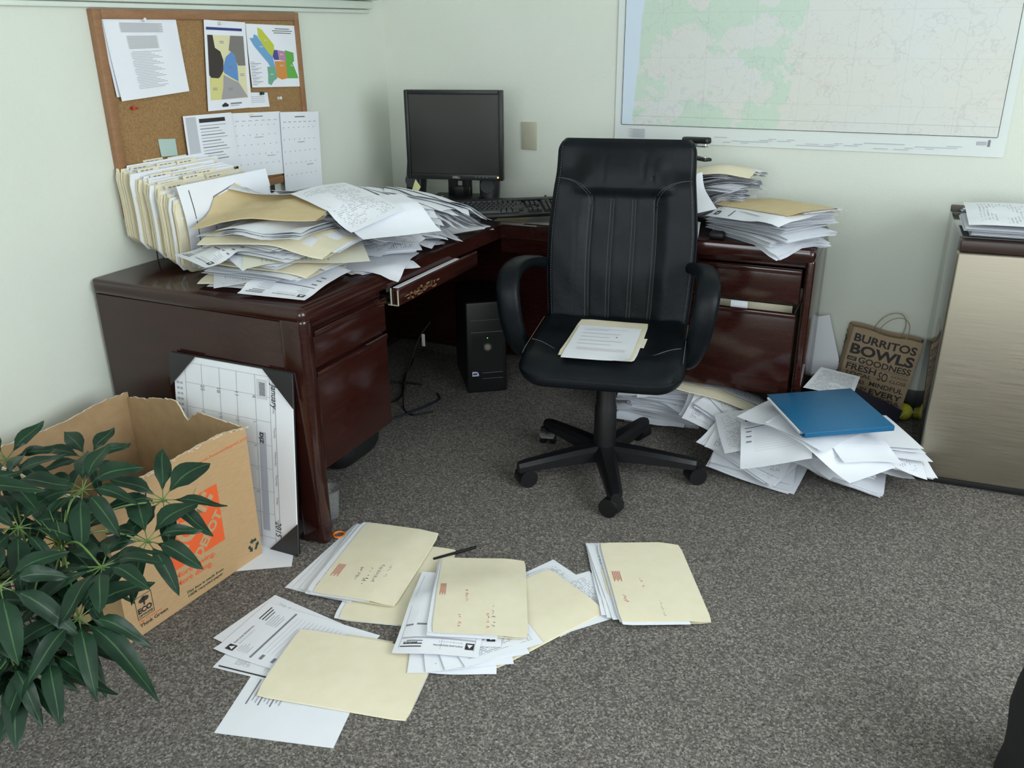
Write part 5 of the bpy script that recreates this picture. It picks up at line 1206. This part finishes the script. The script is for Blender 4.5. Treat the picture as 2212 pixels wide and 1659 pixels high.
drop_folder(GF, -1.262, 1.782, 190, .007, 4, rng, 'cream folder with black handwriting on the carpet nearest the desk leg', papers=(.02, 0), stick=.006, curl=lift_corner(0, .008, .3), print_=scr(3, [(.62, .62, .16, .05, INKGREY, 9), (.50, .60, .22, .06, INK, 7), (.40, .55, .26, .05, INKGREY, 10), (.30, .52, .18, .04, INKLIGHT, 8)], (.84, .62, .10, .16)))
drop_folder(GF, -1.075, 1.362, 102, .005, 3, rng, 'blank closed cream folder lying crosswise on the carpet', stick=.004, print_=lambda mb, s: None)
drop_sheet(GF, -.735, 1.86, -27, .279, .216, FORMP, 'printed sheet peeking out behind the folder with the bent corner', it=3)
drop_sheet(GF, -.70, 1.83, -40, .216, .279, TEXTL, 'white sheet corner pointing at the separate folder on the carpet', it=3)
drop_folder(GF, -.782, 1.735, 151.6, .007, 3, rng, 'cream folder with a bent-up corner half under its neighbour on the carpet', stick=.006, curl=lift_corner(2, .02, .45), print_=scr(5, [(.50, .70, .2, .05, INKLIGHT, 9), (.36, .66, .22, .05, INKGREY, 8), (.62, .60, .22, .05, INKLIGHT, 10), (.25, .72, .12, .04, INKRED, 5)]))
for k in range(4): drop_sheet(GF, -.905+.014*k, 1.585+.022*k, 205+9*k, *LT, (WHITE, TEXTL, WHITE, TEXTP)[k], 'white sheet fanned below the handwritten middle folder on the carpet', group='sheets fanned below the middle folder', it=3)
drop_sheet(GF, -.93, 1.66, 206, *LT, WHITE, 'letterhead invoice lying upside down under the middle folder', it=3, print_=lambda mb, s: form_print(mb, s, full=False), nu=12, nv=16)
drop_sheet(GF, -.962, 1.652, 198, *LG, WHITE, 'white invoice sheet jutting out along the middle folder on the carpet', it=3, print_=lambda mb, s: invoice_print(mb, s, *LG), nu=12, nv=18)
drop_folder(GF, -.912, 1.752, 205, .006, 4, rng, 'cream folder with red and grey handwriting in the middle of the fan on the carpet', stick=.006, print_=scr(8, [(.72, .78, .14, .04, INKRED, 5), (.42, .76, .16, .04, INKRED, 7), (.36, .66, .26, .04, INKGREY, 9), (.66, .50, .14, .04, INKRED, 8)], (.90, .42, .07, .16)))
for k in range(3): drop_sheet(GF, -.575+.01*k, 2.025-.004*k, 207+2*k, *LG, (WHITE, FORMP, FORMP)[k], 'form sheet jutting from the folder lying apart towards the chair', group='form sheets of the folder lying apart', it=3)
drop_folder(GF, -.512, 2.022, 208, .007, 4, rng, 'cream folder with red stamp lying apart on the carpet in front of the chair', stick=.005, print_=scr(12, [(.64, .48, .12, .05, INKRED, 4), (.88, .70, .08, .05, INKRED, 4), (.5, .75, .2, .03, INKLIGHT, 6)], (.86, .40, .10, .13)))
mb = MB(); mb.box((-.07, -.004, 0), (.07, .004, .008), BLACKPL, .003); tag(mb.build('ballpoint_pen', loc=(-1.088, 1.925, .002), rz=radians(52)), 'black pen half hidden between two folders on the carpet', 'pen')

# ------------------------------------------------------------------ potted plant at the edge of the view
pl = thing('potted_plant', 'bushy green umbrella plant in front of the cardboard box', 'plant', (-1.74, .70, 0))
PX, PY = -1.74, .70
def pp(mb, name): o = mb.build(name); o.parent = pl; o.matrix_parent_inverse = Matrix.Translation((PX, PY, 0)).inverted(); return o
mb = MB(); mb.lathe([(.085, 0), (.095, .01), (.118, .17), (.126, .172), (.128, .195), (.118, .197), (.112, .17)], POT, 32, (PX, PY, 0)); pp(mb, 'pot')
mb = MB(); mb.lathe([(.001, .160), (.08, .165), (.113, .160)], SOIL, 24, (PX, PY, 0)); pp(mb, 'soil')
prng = random.Random(77)
FOL = MB(); STM = MB()
def leaflet(c, d, up, L, wd, droop, twist):
    """one ovate leaflet from c along d"""
    d = d/np.linalg.norm(d); side = np.cross(d, up); side /= np.linalg.norm(side)+1e-9; nrm = np.cross(side, d)
    n = 9; rows = []; u = []
    for i in range(n):
        t_ = i/(n-1); w = wd*(sin(pi*min(1, t_**.82*1.0))**.75 if 0 < t_ < 1 else .02)*(1.0 if t_ < .9 else .8)
        sh = min(1., max(0., (t_-.0)*6)); w *= .18+.82*sm(t_/.28) if t_ < .28 else 1
        cen = c+d*(L*(t_-.10*droop*t_*t_))-V3((0, 0, 1))*L*droop*t_*t_*.62+nrm*.004*sin(7*t_)
        rr = side*cos(twist*t_)+nrm*sin(twist*t_); fold = nrm*.22
        for k in (-1, -.55, 0, .55, 1): rows.append(cen+rr*w*k+fold*w*abs(k)+nrm*.004*sin(9*t_+3*k)*abs(k)); u.append((.5+.5*k, t_))
    fs = [(i*5+k, i*5+k+1, (i+1)*5+k+1, (i+1)*5+k) for i in range(n-1) for k in range(4)]
    FOL.add(rows, fs, LEAF, u)
def cluster(c, n, L, nrm, a0=0., droop=.5, sub=None, dirs=None):
    c = V3(c); nrm = V3(nrm)/np.linalg.norm(nrm); e = np.cross(nrm, V3((.3, 1, .2))); e /= np.linalg.norm(e); g = np.cross(nrm, e)
    for k in range(n):
        a = a0+2*pi*k/n+prng.gauss(0, .12); d = (cos(a)*e+sin(a)*g)+nrm*prng.uniform(.0, .25); d /= np.linalg.norm(d)
        l = L*prng.uniform(.72, 1.12); b_ = c+d*.022
        STM.tube([c, c+d*.012, b_+d*.006], .0013, STEMG, 5); leaflet(b_, d, nrm, l, l*prng.uniform(.135, .18), droop*prng.uniform(.5, 1.3), prng.gauss(0, .35))
CAMD = V3((0, 0, 1.448))
CL = [((-1.642, 1.21, .54), 8, .105, .35), ((-1.722, 1.074, .586), 8, .11, .4), ((-1.520, 1.092, .548), 9, .125, .55), ((-1.430, 1.215, .480), 8, .155, .45), ((-1.378, 1.112, .446), 9, .135, .6), ((-1.339, .967, .481), 9, .145, .7),
      ((-1.325, .886, .419), 9, .150, .8), ((-1.426, .819, .506), 9, .13, .6), ((-1.628, 1.0, .588), 8, .12, .5), ((-1.543, .952, .527), 9, .125, .6), ((-1.414, .847, .424), 9, .12, .8), ((-1.39, .781, .385), 8, .12, .8),
      ((-1.529, 1.014, .46), 9, .13, .6), ((-1.47, .98, .42), 9, .12, .7), ((-1.60, .90, .62), 8, .12, .5), ((-1.50, .88, .36), 9, .12, .8), ((-1.56, .80, .45), 9, .13, .7), ((-1.70, .93, .50), 8, .12, .6), ((-1.42, .93, .34), 8, .11, .8), ((-1.62, 1.08, .45), 8, .11, .6), ((-1.72, .80, .60), 8, .12, .5), ((-1.44, .74, .30), 8, .11, .8), ((-1.40, .80, .33), 9, .14, .95), ((-1.35, .83, .37), 8, .13, .95), ((-1.52, .70, .40), 9, .14, .9), ((-1.48, .78, .46), 9, .13, .8)]
nodes = [V3((-1.492, 1.0, .470)), V3((-1.554, .965, .450)), V3((-1.58, .88, .52))]
trunk = [V3((PX, PY, .15)), V3((PX+.04, PY+.05, .26)), V3((PX+.12, PY+.13, .36))]
STM.tube(spline(trunk, 5), [.011-.003*i/10 for i in range(11)], STEMB, 8)
for nd_ in nodes: STM.tube(spline([trunk[2], (trunk[2]+nd_)/2+V3((0, 0, .02)), nd_], 5), .0055, STEMG, 7)
for i, (c, n, L, dr) in enumerate(CL):
    c = V3(c); view = (CAMD-c)/np.linalg.norm(CAMD-c); nr = V3((0, 0, 1))*.8+view*.45+V3((prng.gauss(0, .2), prng.gauss(0, .2), 0))
    nd_ = min(nodes+[trunk[1], trunk[2]], key=lambda p: np.linalg.norm(p-c)); m_ = (nd_+c)/2+V3((0, 0, .03))
    STM.tube(spline([nd_, m_, c-V3((0, 0, .004)), c], 6), .0021, STEMG, 6); cluster(c, n, L, nr, prng.uniform(0, 2), dr)
for nd_ in nodes[:2]:
    for k in range(9):
        d = V3((prng.gauss(0, .5), prng.gauss(0, .5), 1)); d /= np.linalg.norm(d); STM.tube([nd_, nd_+d*.03, nd_+d*prng.uniform(.05, .09)], [.0022, .0016, .0005], STEMG, 5)
pp(FOL, 'foliage'); pp(STM, 'stem')

# ------------------------------------------------------------------ black bag at the side of the view
mb = MB(); n = 28; prof = [(.130, 0), (.140, .012), (.142, .04), (.136, .09), (.139, .14), (.147, .20), (.143, .26), (.131, .32), (.10, .38), (.05, .41), (.01, .42)]
vs = []
for r_, z in prof:
    for k in range(n): a = 2*pi*k/n; vs.append((r_*cos(a)*(1+.02*sin(3*a+9*z)), r_*1.05*sin(a), z))
mb.add(vs, [(i*n+k, i*n+(k+1) % n, (i+1)*n+(k+1) % n, (i+1)*n+k) for i in range(len(prof)-1) for k in range(n)]+[tuple(range(n))[::-1], tuple((len(prof)-1)*n+k for k in range(n))], FABRIC)
bb = tag(mb.build('black_bag', loc=(.462, 1.62, 0), ang=60), 'black fabric bag standing on the carpet, cut off by the frame opposite the plant', 'bag')
mb = MB(); mb.tube([(.055*cos(a), .02, .395+.075*sin(a)) for a in np.linspace(0, pi, 15)], .008, FABRIC, 8); mb.build('handle', bb)
mb = MB(); mb.box((-.095, -.172, .03), (.095, -.120, .20), FABRIC, .022, 3); mb.box((-.080, -.1735, .168), (.080, -.170, .173), BLACKPL); mb.build('pocket', bb)
